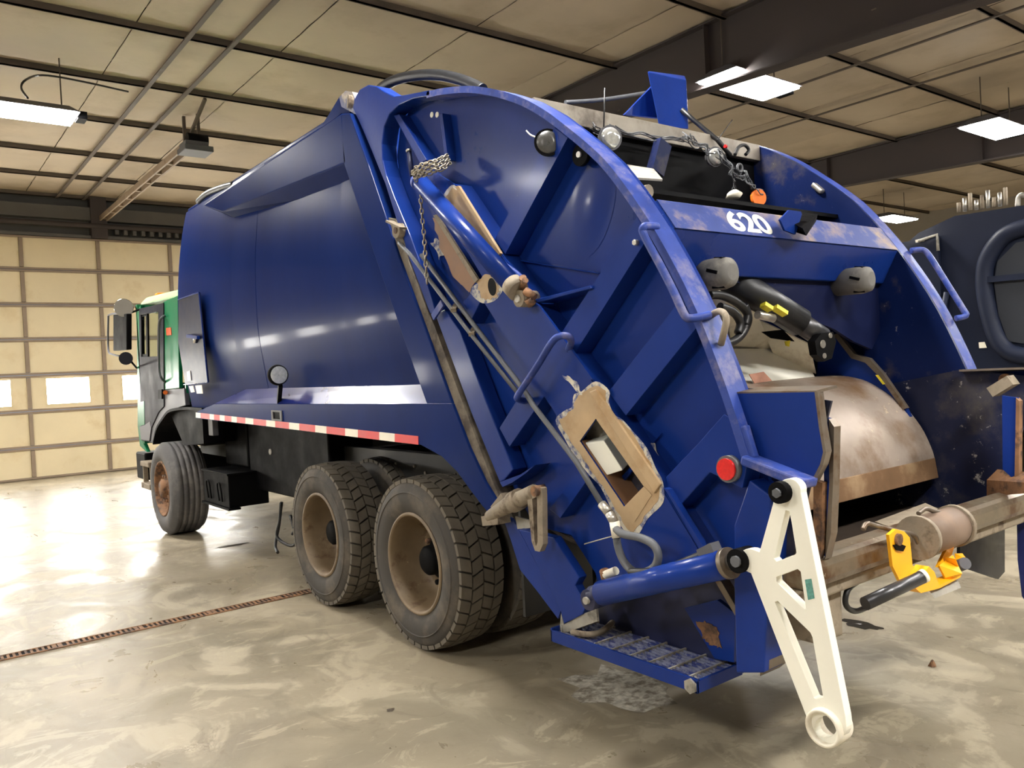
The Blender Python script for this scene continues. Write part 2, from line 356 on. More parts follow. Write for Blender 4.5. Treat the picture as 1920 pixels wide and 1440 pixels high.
# sectional door: every panel, rail and stile a piece
def sectional_door(name, ox, label):
    DOOR = tag(empty(name, (ox+(DX0+DX1)/2, DY, 0)), label, kind='structure')
    rows = [0.0,.62,1.335,2.045,2.745,3.43,4.12,4.79]; cols = [ox+c_ for c_ in (-.6,.82,2.20,3.57,4.98,6.4)]
    pmesh = {}
    for r in range(7):
        for c in range(5):
            x0, x1, z0, z1 = cols[c]+.035, cols[c+1]-.035, rows[r]+.02, rows[r+1]-.02
            if r == 2:
                a, b = (x0+x1)/2-.38, (x0+x1)/2+.38
                loops = [[(x0,z0),(x1,z0),(x1,z1),(x0,z1)],[(a,1.46),(b,1.46),(b,1.96),(a,1.96)]]
                shape('door_panel', loops, DOORP, DOOR, 'y', DY, DY+.045, .004)
                MB().box((a-.01,DY+.012,1.45),(b+.01,DY+.03,1.97)).build('window_pane', WINM, DOOR)
                shape('window_frame', [[(a-.03,1.43),(b+.03,1.43),(b+.03,1.99),(a-.03,1.99)],[(a,1.46),(b,1.46),(b,1.96),(a,1.96)]], DOORP, DOOR, 'y', DY-.012, DY+.002)
            else: MB().box((x0,DY,z0),(x1,DY+.045,z1)).build('door_panel', DOORP, DOOR, bevel=.006)
    for r in range(8):
        z = rows[r]; MB().box((ox+DX0,DY-.03,max(.0,z-.045)),(ox+DX1,DY+.05,z-.005)).build('rail', DOORR, DOOR, bevel=.006) if r else None
        MB().box((ox+DX0,DY-.03,z+.005),(ox+DX1,DY+.05,z+.045)).build('rail', DOORR, DOOR, bevel=.006)
    for c in range(6):
        for r in range(7):
            MB().box((cols[c]-.035,DY-.045,rows[r]+.05),(cols[c]+.035,DY+.05,rows[r+1]-.05)).build('stile', DOORR, DOOR, bevel=.006)
sectional_door('door_1', 0, 'cream sectional overhead door with a row of lit windows, before the cab')
sectional_door('door_2', -7.6, 'second cream sectional door with lit windows, left of the first')
# door opener under the roof
OPN = tag(empty('door_opener', (3.68,12.1,5.0)), 'trolley door opener with long rail hanging beneath the roof', 'door opener')
for dx in (-.06,.06): MB().box((3.68+dx-.015,12.2,5.14),(3.68+dx+.015,18.3,5.24)).build('rail', DOORR, OPN)
for k in range(9): MB().box((3.6,12.6+k*.68,5.15),(3.76,12.66+k*.68,5.2)).build('rail_tie', DOORR, OPN)
MB().box((3.5,11.85,5.02),(3.9,12.25,5.1)).build('motor_plate', GREYL, OPN, bevel=.01); MB().cyl((3.58,12.02,5.2),(3.86,12.02,5.2),.1).build('motor', BLACK, OPN); MB().box((3.52,11.88,5.1),(3.84,12.2,5.16)).build('motor_base', GREYL, OPN)
for a, b in (((3.62,12.25,5.15),(3.62,12.25,5.6)),((3.76,12.05,5.15),(3.76,12.05,5.6)),((3.64,12.3,5.18),(3.64,11.3,5.58))): MB().bar(a, b, .04, .04, (0,1,0)).build('hanger', PURL, OPN)
# high-bay lamps: a reflector housing over a glowing lens
def lamp(x, y, z, label, lx=.62, ly=.26, first=[None]):
    if first[0] is None:
        r = empty('ceiling_lamp', (x,y,z)); first[0] = r
        hb = MB(); hb.hull([(x-lx-.03,y-ly-.04,z),(x+lx+.03,y-ly-.04,z),(x+lx+.03,y+ly+.04,z),(x-lx-.03,y+ly+.04,z),(x-lx+.06,y-.14,z+.1),(x+lx-.06,y-.14,z+.1),(x+lx-.06,y+.14,z+.1),(x-lx+.06,y+.14,z+.1)])
        hb.build('housing', GREYL, r, bevel=.006)
        MB().box((x-lx,y-ly,z-.022),(x+lx,y+ly,z-.004)).build('lens', LAMPM, r)
        MB().box((x+lx+.03,y-.1,z-.02),(x+lx+.13,y+.1,z+.07)).build('end_box', BLACK, r)
        for s in (-.5,.5): MB().cyl((x+s,y,z+.1),(x+s,y,CEIL+.1),.008,n=6).build('hanger_rod', PURL, r)
    else: r = copy_tree(first[0], Vector((x,y,z)))
    tag(r, label, 'ceiling lamp', 'high-bay ceiling lamps'); return r
lamp(1.30,10.8,4.92, 'bright long ceiling lamp hanging left of the door opener')
lamp(8.32,5.9,4.92, 'large bright ceiling lamp beside the dark rafter above the truck')
lamp(13.4,5.2,4.92, 'bright ceiling lamp near the right edge above the second truck')
lamp(19.9,10.1,4.92, 'small distant ceiling lamp seen past the arch of the tailgate')
for (x, y) in ((-4.2,10.8),(-4.0,5.3),(2.4,3.4),(-3.6,-.2),(2.4,-1.6),(5.4,-1.6),(8.3,-.2),(11.0,1.4),(8.3,12.6),(13.6,12.4),(14,-.5)):  # unseen lamps; some were added only to brighten the near floor
    lamp(x, y, 4.92, 'unseen ceiling lamp outside the picture, same make as those in view')
# loose wire hanging from the lamp
LW = MB(); LW.tube(cr([tuple(S(*q)) for q in ((52,184,1.35),(40,165,1.35),(48,150,1.4),(80,141,1.5),(150,152,1.9),(240,172,2.5))], 6), .012, 6)
tag(LW.build('lamp_cable', HOSE), 'loose dark cable looping above the left ceiling lamp', 'cable')
# trench drain in the floor
dy0 = 6.09
DR = tag(empty('trench_drain', (0,dy0,0)), 'long rusty slotted trench drain set in the concrete floor', 'floor drain')
MB().box((-6.5,dy0-.058,.001),(6.8,dy0-.044,.008)).build('edge_frame', RUST, DR); MB().box((-6.5,dy0+.044,.001),(6.8,dy0+.058,.008)).build('edge_frame', RUST, DR)
MB().box((-6.5,dy0-.045,.0008),(6.8,dy0+.045,.002)).build('channel_bed', BLACK, DR)
barm = None; x = -1.2
while x < 3.2:
    g = MB().box((x+.004,dy0-.043,.002),(x+.03,dy0+.043,.007)).build('grate', RUST, DR)
    MB().box((x+.47,dy0-.043,.002),(x+.496,dy0+.043,.007)).build('grate_end', RUST, g)
    for k in range(13):
        xx = x+.062+k*.0325
        if barm is None:
            b = MB().box((xx-.0075,dy0-.043,.002),(xx+.0075,dy0+.043,.007)).build('grate_bar', RUST, g); barm = b.data
        else: b = bpy.data.objects.new('grate_bar', barm); link(b, g, Vector((xx, dy0, .0045)))
    x += .5
# marks and crumbs on the floor
def blob(name, c, rx, ry, h, m, label, cat, seed=0):
    rnd = random.Random(seed); mb = MB(); n = 18
    rr = [1+rnd.uniform(-.28,.28) for _ in range(n)]
    mb.grid([[(c[0]+rx*t*rr[k%n]*math.cos(2*PI*k/n), c[1]+ry*t*rr[k%n]*math.sin(2*PI*k/n), .002+h*(1-t*t)*(1+.3*math.sin(k*2.3))) for k in range(n+1)] for t in (.02,.35,.65,.85,1)])
    return tag(mb.build(name, m), label, cat)
q = P(1748,1249,z=0); blob('debris_lump', q, .022, .018, .026, RUST, 'small dark lump of debris on the bare floor', 'debris', 3)
q = P(1617,1172,z=0); blob('oil_puddle', q, .06, .13, .0015, mat('dark_oil', (58,52,42), .12, var=.2), 'dark oil puddle on the floor below the bumper bar', 'puddle', 5)
q = P(435,1023,z=0); blob('oil_stain_crust', q, .16, .05, .003, mat('dark_crust', (62,52,38), .7, var=.3, scale=20), 'dark streak of spilled grit before the front wheel', 'stain', 6)
q = P(733,1332,z=0); blob('debris_chip', q, .022, .018, .006, mat('dark_crust', (62,52,38)), 'flat dark chip lying on the open floor', 'debris', 8)
q = P(1165,1290,z=0); blob('absorbent_powder', q, .26, .30, .003, mat('pale_powder', (178,172,158), .9, var=.35, scale=30, spots=(120,112,98), spot_scale=14, spot_lo=.46, spot_hi=.6), 'patch of pale absorbent powder under the step', 'powder', 9)
# ================================================================== THE REFUSE TRUCK
XS, X0, XI = 2.42, 2.44, 2.545      # skirt plane, outer plane of the tailgate rim, cheek plate
XM = 3.47                           # centre line
def mir(x): return 2*XM - x
TR = tag(empty('refuse_truck', (XM,5.6,0)), 'blue rear-loading refuse truck with green cab and numbered tailgate', 'truck')

# ---------------------------------------------------------------- wheels
def tread_mesh(R, x0, x1, n=40, rows=4, gap=.013, cg=.005):
    mb = MB(); wd = (x1-x0)/rows; zig = .36*2*PI/n
    for k in range(n):
        for r in range(rows):
            xa, xb = x0+r*wd+cg, x0+(r+1)*wd-cg
            off = (r % 2)*.5*2*PI/n
            ta = 2*PI*k/n+off; tb = ta+2*PI/n-gap/R
            s = zig if r % 2 == 0 else -zig
            if r in (0, rows-1): s *= .8
            def pt(x, t, rad): return (x, rad*math.cos(t), rad*math.sin(t))
            def rad(x, b): 
                e = abs((x-(x0+x1)/2)/((x1-x0)/2)); return R-.012*e*e-(0 if b else .024)
            xm = (xa+xb)/2
            for (xl, xh, sl, sh) in ((xa, xm, 0, .5*s), (xm, xb, .5*s, s)):
                mb.hull([pt(xl,ta+sl,rad(xl,0)),pt(xh,ta+sh,rad(xh,0)),pt(xh,tb+sh,rad(xh,0)),pt(xl,tb+sl,rad(xl,0)),
                         pt(xl,ta+sl,rad(xl,1)),pt(xh,ta+sh,rad(xh,1)),pt(xh,tb+sh,rad(xh,1)),pt(xl,tb+sl,rad(xl,1))])
    return mb
def make_wheel(kind, c):
    R = .525
    if kind == 'rear':
        hw = .16; Rc = .503
        prof = [(-.12,.29),(-.145,.31),(-hw-.004,.36),(-hw-.008,.42),(-hw+.004,.47),(-hw+.022,.498),(-hw+.05,Rc),(0,Rc+.004),(hw-.05,Rc),(hw-.022,.498),(hw-.004,.47),(hw+.008,.42),(hw+.004,.36),(.145,.31),(.12,.29),(-.12,.29)]
        t = MB().lathe(prof, n=72).build('wheel', RUBBER, None)
    else:
        hw = .2; prof = [(-.15,.29),(-.19,.32),(-hw-.008,.38),(-hw-.004,.44),(-hw+.012,.485),(-hw+.05,.515)]
        for k in range(6):
            a = -hw+.055+k*.058; prof += [(a,.523),(a+.046,.523),(a+.048,.512),(a+.056,.512)] if k < 5 else [(a-.0,.52)]
        prof += [(hw-.05,.515),(hw-.012,.485),(hw+.004,.44),(hw+.008,.38),(.19,.32),(.15,.29),(-.15,.29)]
        t = MB().lathe(prof, n=72, smooth=True).build('wheel', FRUB, None)
    t.location = c; ORG[t.name] = Vector((0,0,0))
    def sub(mb, name, m):
        o = mb.build(name, m, None); o.parent = t; return o
    if kind == 'rear':
        sub(tread_mesh(R, -hw+.008, hw-.008), 'tread', TREADM)
        sub(MB().lathe([(-.156,.425),(-.171,.43),(-.171,.436),(-.156,.441)], n=64), 'sidewall_ring', RUBBER)
        sub(MB().lathe([(-.148,.312),(-.156,.306),(-.156,.294),(-.145,.288),(-.06,.284),(.03,.266),(.08,.25),(.085,.24),(.08,.18),(.078,.12),(.1,.12),(.1,.3),(.14,.31)], n=64), 'rim', RIMM)
        sub(MB().lathe([(.08,.125),(.03,.125),(.02,.11),(.02,.095),(-.05,.09),(-.065,.075),(-.065,.001)], n=32), 'hub', BLACK)
        for k in range(10):
            a = 2*PI*k/10; sub(MB().cyl((.08,.162*math.cos(a),.162*math.sin(a)),(.028,.162*math.cos(a),.162*math.sin(a)),.017,n=6), 'lug_nut', BLACK if k % 3 else RUST)
        for k in range(5):
            a = 2*PI*(k+.5)/5; sub(MB().cyl((.074,.215*math.cos(a),.215*math.sin(a)),(.08,.215*math.cos(a),.215*math.sin(a)),.026,n=16), 'hand_hole', BLACK)
    else:
        sub(MB().lathe([(-.16,.325),(-.196,.31),(-.196,.296),(-.18,.288),(-.12,.282),(-.09,.25),(-.1,.2),(-.13,.17),(-.13,.1),(-.13,.001)], n=64), 'rim', RUST)
        sub(MB().lathe([(-.13,.11),(-.19,.1),(-.205,.085),(-.205,.001)], n=32), 'hub', RUST)
        for k in range(10):
            a = 2*PI*k/10; sub(MB().cyl((-.12,.145*math.cos(a),.145*math.sin(a)),(-.165,.145*math.cos(a),.145*math.sin(a)),.019,n=6), 'lug_nut', RUST)
    return t
def put_wheel(t, x, y, z, flip):
    t.parent = TR; t.location = Vector((x,y,z))-ORG[TR.name]; t.rotation_euler = (random.uniform(0,1),0,0)
    if flip: t.rotation_euler = (t.rotation_euler.x,0,PI)
wr = make_wheel('rear', (0,0,0)); wf = make_wheel('front', (0,0,0))
put_wheel(wr, 2.622, 4.29, .522, False)
for (x, y, fl_) in ((2.622,5.64,0),(3.06,4.29,1),(3.06,5.64,1),(mir(2.622),4.29,1),(mir(2.622),5.64,1),(mir(3.06),4.29,0),(mir(3.06),5.64,0)):
    c = copy_tree(wr); put_wheel(c, x, y, .522, fl_)
put_wheel(wf, 2.60, 9.75, .522, False)
c = copy_tree(wf); put_wheel(c, mir(2.60), 9.75, .522, True)

# ---------------------------------------------------------------- chassis
CH = MB(); CH.box((3.02,3.0,.84),(3.1,10.3,1.1)); CH.box((mir(3.02),3.0,.84),(mir(3.1),10.3,1.1))
CHO = CH.build('chassis_frame', mat('dark_grey_rail', (40,40,40), .5, var=.2, scale=4, spec=.3), TR, bevel=.006)
for y in (3.4,4.85,6.4,7.9,9.2): MB().box((3.1,y-.06,.9),(mir(3.1),y+.06,1.05)).build('cross_member', BLACK, CHO)
for y in (4.29,5.64,9.75): MB().cyl((2.7,y,.522),(mir(2.7),y,.522),.075).build('axle', BLACK, CHO)
MB().tube(cr([(3.06,3.7,.66),(3.06,4.3,.72),(3.06,4.86,.8),(3.06,5.45,.72),(3.06,6.0,.66)],4),.06,8).build('spring_beam', BLACK, CHO)
MB().box((2.98,4.62,.62),(3.16,5.1,.86)).build('suspension_hanger', BLACK, CHO)
for k, (y, z) in enumerate(((5.6,1.0),(5.5,1.02),(5.42,1.0),(5.6,.92),(5.55,.91),(5.15,1.0),(5.0,.96))): MB().cyl((3.022,y,z),(3.01,y,z),.012,n=8).build('frame_bolt', GREASE, CHO)
# battery box
b0 = S(429,893,2.6)
BX = MB().box((2.6,8.03,.45),(3.0,8.82,.775)).build('battery_box', BLACK, TR, bevel=.008)
MB().box((2.585,8.01,.77),(3.02,8.84,.79)).build('box_lid', BLACK, BX, bevel=.004)
for y in (8.25,8.6):
    MB().tube(cr([(2.59,y-.05,.5),(2.575,y-.045,.66),(2.575,y,.69),(2.575,y+.045,.66),(2.59,y+.05,.5)],4),.008,6).build('strap_hook', BLACK, BX)
MB().box((2.58,8.0,.43),(2.7,8.86,.45)).build('box_bracket', BLACK, BX)
MB().box((2.88,6.3,.6),(3.3,8.2,1.28)).build('hydraulic_tank', BLACK, TR, bevel=.02)
MB().cyl((2.87,7.6,1.0),(2.89,7.6,1.0),.028,n=16).build('sight_glass', GREASE, TR)
MB().box((2.9,8.3,.8),(3.2,9.0,1.4)).build('under_body_box', BLACK, TR, bevel=.02)
MB().box((2.6,8.42,1.15),(2.66,8.56,1.36)).build('body_bracket', GREYL, TR, bevel=.006)
for k, pts in enumerate((((2.7,6.95,.6),(2.68,6.95,.45),(2.66,6.98,.3),(2.7,6.8,.24),(2.72,6.7,.3),(2.72,6.8,.5)),((2.72,6.98,.6),(2.7,7.02,.4),(2.66,7.03,.22),(2.64,6.93,.17)),((2.74,6.72,.62),(2.72,6.7,.42),(2.72,6.78,.34)))):
    MB().tube(cr(pts,6),.014,7).build('hanging_hose', HOSE, CHO)
MB().box((3.0,3.0,.55),(mir(3.0),3.12,1.2)).build('bulkhead', BLACK, CHO)
for x in (2.66, mir(2.66)-.5): MB().box((x,3.45,.33),(x+.5,3.47,1.0)).build('mud_flap', HOSE, CHO)

# ---------------------------------------------------------------- body
BYF = 8.88
prof = [(2.60,3.50),(2.545,3.26),(2.495,2.93),(2.466,2.59),(2.46,2.14),(2.495,1.81),(2.55,1.42)]
pf = cr(prof, 5)
def rear_y(z): return 3.80+(z-1.49)*(4.86-3.80)/(3.40-1.49)+.12
BODY = MB()
full = pf + [(mir(x),z) for x,z in reversed(pf)]
BODY.grid([[(x+.012 if x < XM else x-.012, (rear_y(z)+(BYF-.02-rear_y(z))*t), z) for x,z in full+[full[0]]] for t in (0,.5,1)])
BODY.quad(*[(x,BYF-.02,z) for x,z in full]) ; BODY.quad(*[(x,rear_y(z),z) for x,z in full])
BODYO = BODY.build('body', BODYB, TR)
def zseam(u, v0, v1): return S(u, 540, 2.47).y
ye = [BYF, 7.2, 6.62, 5.02, None]
for k in range(4):
    mb = MB(); rowsv = []
    for i in range(9):
        t = i/8; row = []
        for x, z in pf:
            ya = ye[k]; yb = ye[k+1] if ye[k+1] else rear_y(z)
            yb = max(yb, rear_y(z)); ya = max(ya, yb+.001)
            y = ya+(yb-ya)*t
            bul = .003*math.sin(PI*t)*math.sin(PI*(z-1.42)/2.08)
            row.append((x-bul-.002*(k%2), y-.004+.008*(1-t), z))
        rowsv.append(row)
    mb.grid(rowsv); mb.build('side_panel', BODYB, BODYO, solid=.006)
# weld-on top rail with its sloping underside
ra = yz([(380,385),(640,213),(648,305),(417,397)], XS)
mb = MB()
(y0,z0),(y1,z1),(y2,z2),(y3,z3) = ra
mb.hull([(XS,y3,z3),(XS,y2,z2),(2.56,y2,z2-.16),(2.56,y3,z3-.06),(XS,y0,z0),(XS,y1,z1),(2.62,y1,z1+.02),(2.62,y0,z0+.02)])
mb.build('roof_rail', BODYB, BODYO, bevel=.008)
# roof of the body and odds on top
MB().box((2.6,5.0,3.48),(mir(2.6),BYF-.05,3.53)).build('roof_panel', BODYB, BODYO, bevel=.01)
MB().tube(cr([tuple(S(*q)) for q in ((372,378,2.6),(390,362,2.6),(420,350,2.6),(440,345,2.62))],4),.03,8).build('roof_cable', HOSE, BODYO)
# rear frame post
sideplate('frame_post', [(644,305),(640,213),(656,212),(672,258),(690,308),(725,412),(747,480),(793,605),(848,757),(800,757),(760,645),(705,487)], BODYB, BODYO, XS, .15, bevel=.006)
sideplate('post_gusset', [(598,243),(617,214),(636,182),(650,178),(656,212),(640,213)], BODYB, BODYO, XS+.08, .03)
# skirt, its sloped shelf and the tape
sideplate('skirt', [(402,757),(848,757),(880,840),(910,905),(938,950),(925,972),(905,950),(880,917),(857,885),(828,856),(788,834),(367,784),(369,772)], BODYB, BODYO, XS, .05, bevel=.004)
a = [S(402,757,XS),S(848,757,XS)]; 
mb = MB(); i0, i1 = Vector((2.54,a[0].y-.75,1.645)), Vector((2.54,a[1].y+.22,1.63))
mb.quad(a[0],a[1],i1,i0); mb.quad(a[0],i0,Vector((2.54,a[0].y+.1,1.49))); mb.build('shelf', mat('pale_blue_lit_shelf', (24,38,110), .3, var=.2, scale=3, coat=.5), BODYO)
tz = [(0,1),]
n = 0; us = [367,376,393,401,412,421,434,444,460,475,499,516,542,561,591,612,647,671,711,740,784]
tp, bt = (lambda u: 773.5+(u-367)*(818-773.5)/418), (lambda u: 783+(u-367)*(834-783)/418)
for k in range(len(us)-1):
    sideplate('reflective_tape', [(us[k],tp(us[k])),(us[k+1],tp(us[k+1])),(us[k+1],bt(us[k+1])),(us[k],bt(us[k]))], WHT if k % 2 == 0 else REDT, BODYO, XS-.003, .004)
# fuel flap hole
sideplate('skirt_opening', [(511,771),(526,772),(527,788),(512,786)], BLACK, BODYO, XS-.002, .003)
shape('opening_rim', [yz([(509,769),(528,770),(529,790),(510,788)],XS-.006), yz([(512,772),(525,773),(526,787),(513,785)],XS-.006)], GREYL, BODYO, 'x', XS-.01, XS-.002)
# side work lamp
c = S(523,703,2.36); WL = MB().lathe([(0,.001),(0,.075),(.03,.08),(.07,.06),(.08,.001)], c=(0,0,0), axis='y', n=24)
for v in WL.bm.verts: v.co += c
wl = WL.build('side_work_lamp', BLACK, BODYO)
MB().lathe([(-.004,.001),(-.012,.03),(-.004,.066)], c=tuple(c), axis='y', n=24).build('lamp_lens', LENSM, TR).parent
MB().bar(c+Vector((.02,.03,-.07)), S(523,752,2.44), .03, .05).build('lamp_bracket', BLACK, BODYO)
# access panel on the front of the side
sideplate('access_panel', [(335,562),(373,548),(377,590),(390,716),(347,720),(334,640)], mat('dull_navy_panel', (22,27,56), .4, var=.15, scale=4, spec=.15), BODYO, 2.405, .012)
MB().tube([S(334,562,2.4),S(373,548,2.4),S(377,590,2.4),S(390,717,2.4),S(345,721,2.4)], .007, 6).build('panel_edge', BLUE, BODYO)
MB().bar(S(352,630,2.38), S(372,633,2.38), .03, .03).build('panel_latch', BLUE, BODYO); MB().cyl(S(366,628,2.39), S(366,643,2.39), .02, n=10).build('latch_pin', CHROME, BODYO)
sideplate('sticker', [(350,697),(356,695),(358,713),(352,714)], WHT, BODYO, 2.398, .003); sideplate('sticker', [(366,723),(378,722),(380,738),(369,738)], WHT, BODYO, 2.44, .004); sideplate('sticker', [(354,724),(362,723),(365,735),(358,736)], WHT, BODYO, 2.44, .004)
# grimy rubber seal between body and tailgate
sideplate('rubber_seal', [(728,408),(742,412),(757,452),(766,490),(803,585),(815,612),(860,735),(908,862),(938,938),(920,952),(893,885),(838,748),(790,612),(752,500),(738,440)], mat('grimy_seal', (110,101,88), .75, var=.35, scale=9, spots=(66,58,52), spot_scale=6, spot_lo=.48, spot_hi=.62), BODYO, XS+.015, .09)

# ---------------------------------------------------------------- cab
XC = 2.52
CAB = MB().hull([(XC+.02,9.05,1.5),(mir(XC)-.02,9.05,1.5),(mir(XC)-.02,9.08,1.5),(XC+.02,9.08,1.5),(XC+.02,9.05,2.62),(mir(XC)-.02,9.05,2.62),(mir(XC)-.02,9.08,2.62),(XC+.02,9.08,2.62)])
CABO = CAB.build('cab', GREEN, TR)
sideplate('cab_pillar', [(306,566),(333,554),(336,728),(308,731)], GREEN, CABO, XC, .04, bevel=.006)
sideplate('fender', [(308,731),(345,728),(348,760),(318,770),(304,785),(294,805),(286,830),(280,830),(283,803),(297,773),(307,762)], GREYL, CABO, XC, .05, bevel=.006)
sideplate('cab_pillar', [(256,585),(263,572),(264,588),(263,668),(268,830),(275,848),(262,836),(258,800)], GREEN, CABO, XC, .05, bevel=.006)
DO = sideplate('cab_door', [(260,579),(306,568),(307,762),(297,773),(283,803),(280,828),(265,826),(262,700)], GREY, CABO, XC-.012, .04, holes=[[(264,590),(297,584),(298,668),(265,669)]], bevel=.004)
sideplate('vent_window_frame', [(264,590),(276,588),(277,669),(265,669)], BLACK, CABO, XC, .03, holes=[[(266,594),(273,592),(274,664),(267,664)]])
sideplate('corner_panel', [(258,755),(270,752),(271,796),(258,800)], GREEN, CABO, XC-.016, .01)
sideplate('door_kick_panel', [(262,800),(271,797),(281,790),(283,803),(280,826),(264,824)], GREYL, CABO, XC-.014, .006)
MB().tube(cr([tuple(S(*q)) for q in ((309,592,XC-.0),(303,596,XC-.06),(298,612,XC-.07),(298,690,XC-.07),(302,708,XC-.06),(310,716,XC))],4),.014,8).build('grab_handle', GREYL, CABO)
sideplate('door_handle', [(296,731),(303,730),(303,748),(296,748)], BLACK, CABO, XC-.03, .03)
sideplate('marker_sticker', [(311,615),(320,614),(321,628),(312,629)], mat('orange_red_marker', (226,92,40), .4, var=.1), CABO, XC-.006, .008)
MB().cyl(S(310,736,XC-.03), S(310,736,XC), .025, n=14).build('turn_signal', ORANGE, CABO)
yr, yfr = 9.06, 10.95
mb = MB(); mb.hull([(XC-.01,yr,2.62),(mir(XC),yr,2.62),(mir(XC),yfr-.15,2.70),(XC-.01,yfr-.2,2.70),(XC+.06,yr+.04,2.73),(mir(XC)-.06,yr+.04,2.73),(mir(XC)-.06,yfr-.25,2.79),(XC+.06,yfr-.3,2.79)])
mb.build('cab_roof', GREENL, CABO, bevel=.03, seg=3)
for x in (XC+.15, XC+.5): MB().box((x,yfr-.45,2.76),(x+.12,yfr-.33,2.83)).build('roof_marker_lamp', ORANGE, CABO, bevel=.015)
FR = MB().box((XC,10.9,.98),(mir(XC),10.96,1.72)); FR.box((XC,10.9,1.72),(XC+.06,10.96,2.7)); FR.box((mir(XC)-.06,10.9,1.72),(mir(XC),10.96,2.7)); FR.box((XC,10.88,2.62),(mir(XC),10.96,2.72)); FR.build('cab_front', GREEN, CABO)
RS = MB().box((mir(XC)-.04,9.08,1.0),(mir(XC),10.9,1.65)); RS.box((mir(XC)-.04,9.08,1.65),(mir(XC),9.8,2.64)); RS.build('cab_side', GREEN, CABO)
MB().box((XC+.06,10.92,1.72),(mir(XC)-.06,10.93,2.62)).build('windshield', GLASS, CABO)
mb = MB(); (q0,q1,q2,q3) = [S(u,v,XC+.012) for u,v in ((264,590),(297,584),(298,668),(265,669))]; mb.quad(q0,q1,q2,q3); mb.build('door_glass', GLASS, CABO, solid=.004)
MB().tube(cr([(2.75,10.55,1.7),(2.75,10.5,2.0),(2.76,10.42,2.2),(2.8,10.4,2.28)],4),.012,6).build('inner_grab_bar', BLACK, CABO)
MB().box((2.7,9.15,1.0),(3.2,9.7,1.75)).build('seat', BLACK, CABO, bevel=.04)
MB().box((XC+.1,10.5,1.3),(mir(XC)-.1,10.88,1.66)).build('dashboard', BLACK, CABO)
mb = MB(); ac = cr([(S(u,v,XC-.02).y,S(u,v,XC-.02).z) for u,v in ((286,832),(292,805),(306,782),(318,770),(345,766),(378,768))],4)
mb.grid([[(x,y,z) for x in (XC-.02,XC+.4)] for y,z in ac]); mb.build('wheel_arch', BLACK, CABO, solid=.03)
sideplate('fender_flap', [(317,770),(345,764),(378,766),(382,832),(345,835),(330,800)], BLACK, CABO, XC+.05, .34)
MB().box((2.5,10.85,.52),(mir(2.5),11.3,.86)).build('bumper', BLACK, TR, bevel=.02)
mb = MB(); mb.box((2.42,10.35,.45),(2.75,10.75,.52)); mb.box((2.42,10.35,.72),(2.75,10.75,.78)); mb.box((2.44,10.37,.5),(2.5,10.4,.74)); mb.box((2.44,10.7,.5),(2.5,10.73,.74)); mb.box((2.55,10.37,.48),(2.75,10.73,.75)); mb.build('cab_step', RUSTL, TR, bevel=.01)
# mirrors
MX = 2.2
MI = sideplate('side_mirror', [(212,590),(237,588),(237,656),(212,658)], BLACK, CABO, MX, .06, bevel=.012)
MI_arm = MB().tube(cr([tuple(S(*q)) for q in ((232,586,MX+.03),(206,590,MX+.03),(203,600,MX+.03),(203,655,MX+.03),(210,664,MX+.03),(226,668,MX+.03))],4),.012,8).build('mirror_bracket', GREYL, CABO)
c = S(232,577,MX); d = (CAM-c).normalized()
MB().tube([c-d*.1, c-d*.05, c, c+d*.008],.08,20,radii=[.03,.095,.105,.1]).build('round_mirror', CHROME, CABO)
c = S(236,672,MX); MB().tube([c-d*.05, c-d*.02, c],.06,18,radii=[.02,.07,.075]).build('round_mirror', GREY, CABO)
MB().tube([S(246,678,MX+.1),S(256,690,XC)],.012,6).build('mirror_strut', BLACK, CABO)
MB().tube([S(226,594,MX+.03),S(262,580,XC)],.012,6).build('mirror_strut', BLACK, CABO)
# ---------------------------------------------------------------- tailgate
ARCH = [(800,172),(830,166),(880,162),(930,168),(975,178),(1020,204),(1067,240),(1100,267),(1132,297),(1170,345),(1200,382),(1227,422),(1262,480),(1296,520),(1322,560)]
ARCH = [(800,172),(830,165),(880,161),(930,168),(980,184),(1025,209),(1067,241),(1100,268),(1134,300),(1170,345),(1200,388),(1228,432),(1258,485),(1284,535),(1305,580),(1325,628),(1345,680),(1365,735),(1385,795),(1404,855)]
arch_yz = yz(cr(ARCH, 4), X0)
cheek_px = ARCH + [(1412,960),(1418,1085),(1300,1078),(1180,1090),(1098,1140),(1085,1083),(1040,1010),(972,992),(938,930),(905,850),(855,715),(808,585),(757,455),(725,350),(716,290),(722,235),(740,200),(770,184)]
CK = shape('tailgate', [yz(cheek_px, X0), yz([(1117,785),(1087,827),(1170,950),(1207,912)], X0), yz([(831,432),(816,412),(822,400),(842,420),(905,512),(893,528)], X0)][:2], BLUE, None, 'x', XI, XI+.02, mesh_only=True)
TG = CK.build('tailgate', BLUE, TR)
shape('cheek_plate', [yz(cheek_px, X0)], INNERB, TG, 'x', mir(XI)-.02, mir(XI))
# arch rim: a bent flat bar round the rear of each cheek
def rim(xa, xb, name, th=.034):
    mb = MB(); n = len(arch_yz); rows_ = []
    for i,(y,z) in enumerate(arch_yz):
        a = Vector(arch_yz[max(0,i-1)]); b = Vector(arch_yz[min(n-1,i+1)]); d = (b-a).normalized(); nr = Vector((d.y,-d.x))  # inward normal
        if nr.dot(Vector((4.0,1.6))-Vector((y,z))) < 0: nr = -nr
        iy, iz = y+nr.x*th, z+nr.y*th
        rows_.append([(xa,y,z),(xb,y,z),(xb,iy,iz),(xa,iy,iz),(xa,y,z)])
    mb.grid(rows_, smooth=False); bmesh.ops.remove_doubles(mb.bm, verts=mb.bm.verts[:], dist=1e-5)
    o = mb.build(name, WORNB, TG)
    return o
rim(X0, XI, 'arch_rim'); rim(mir(XI), mir(X0), 'arch_rim')
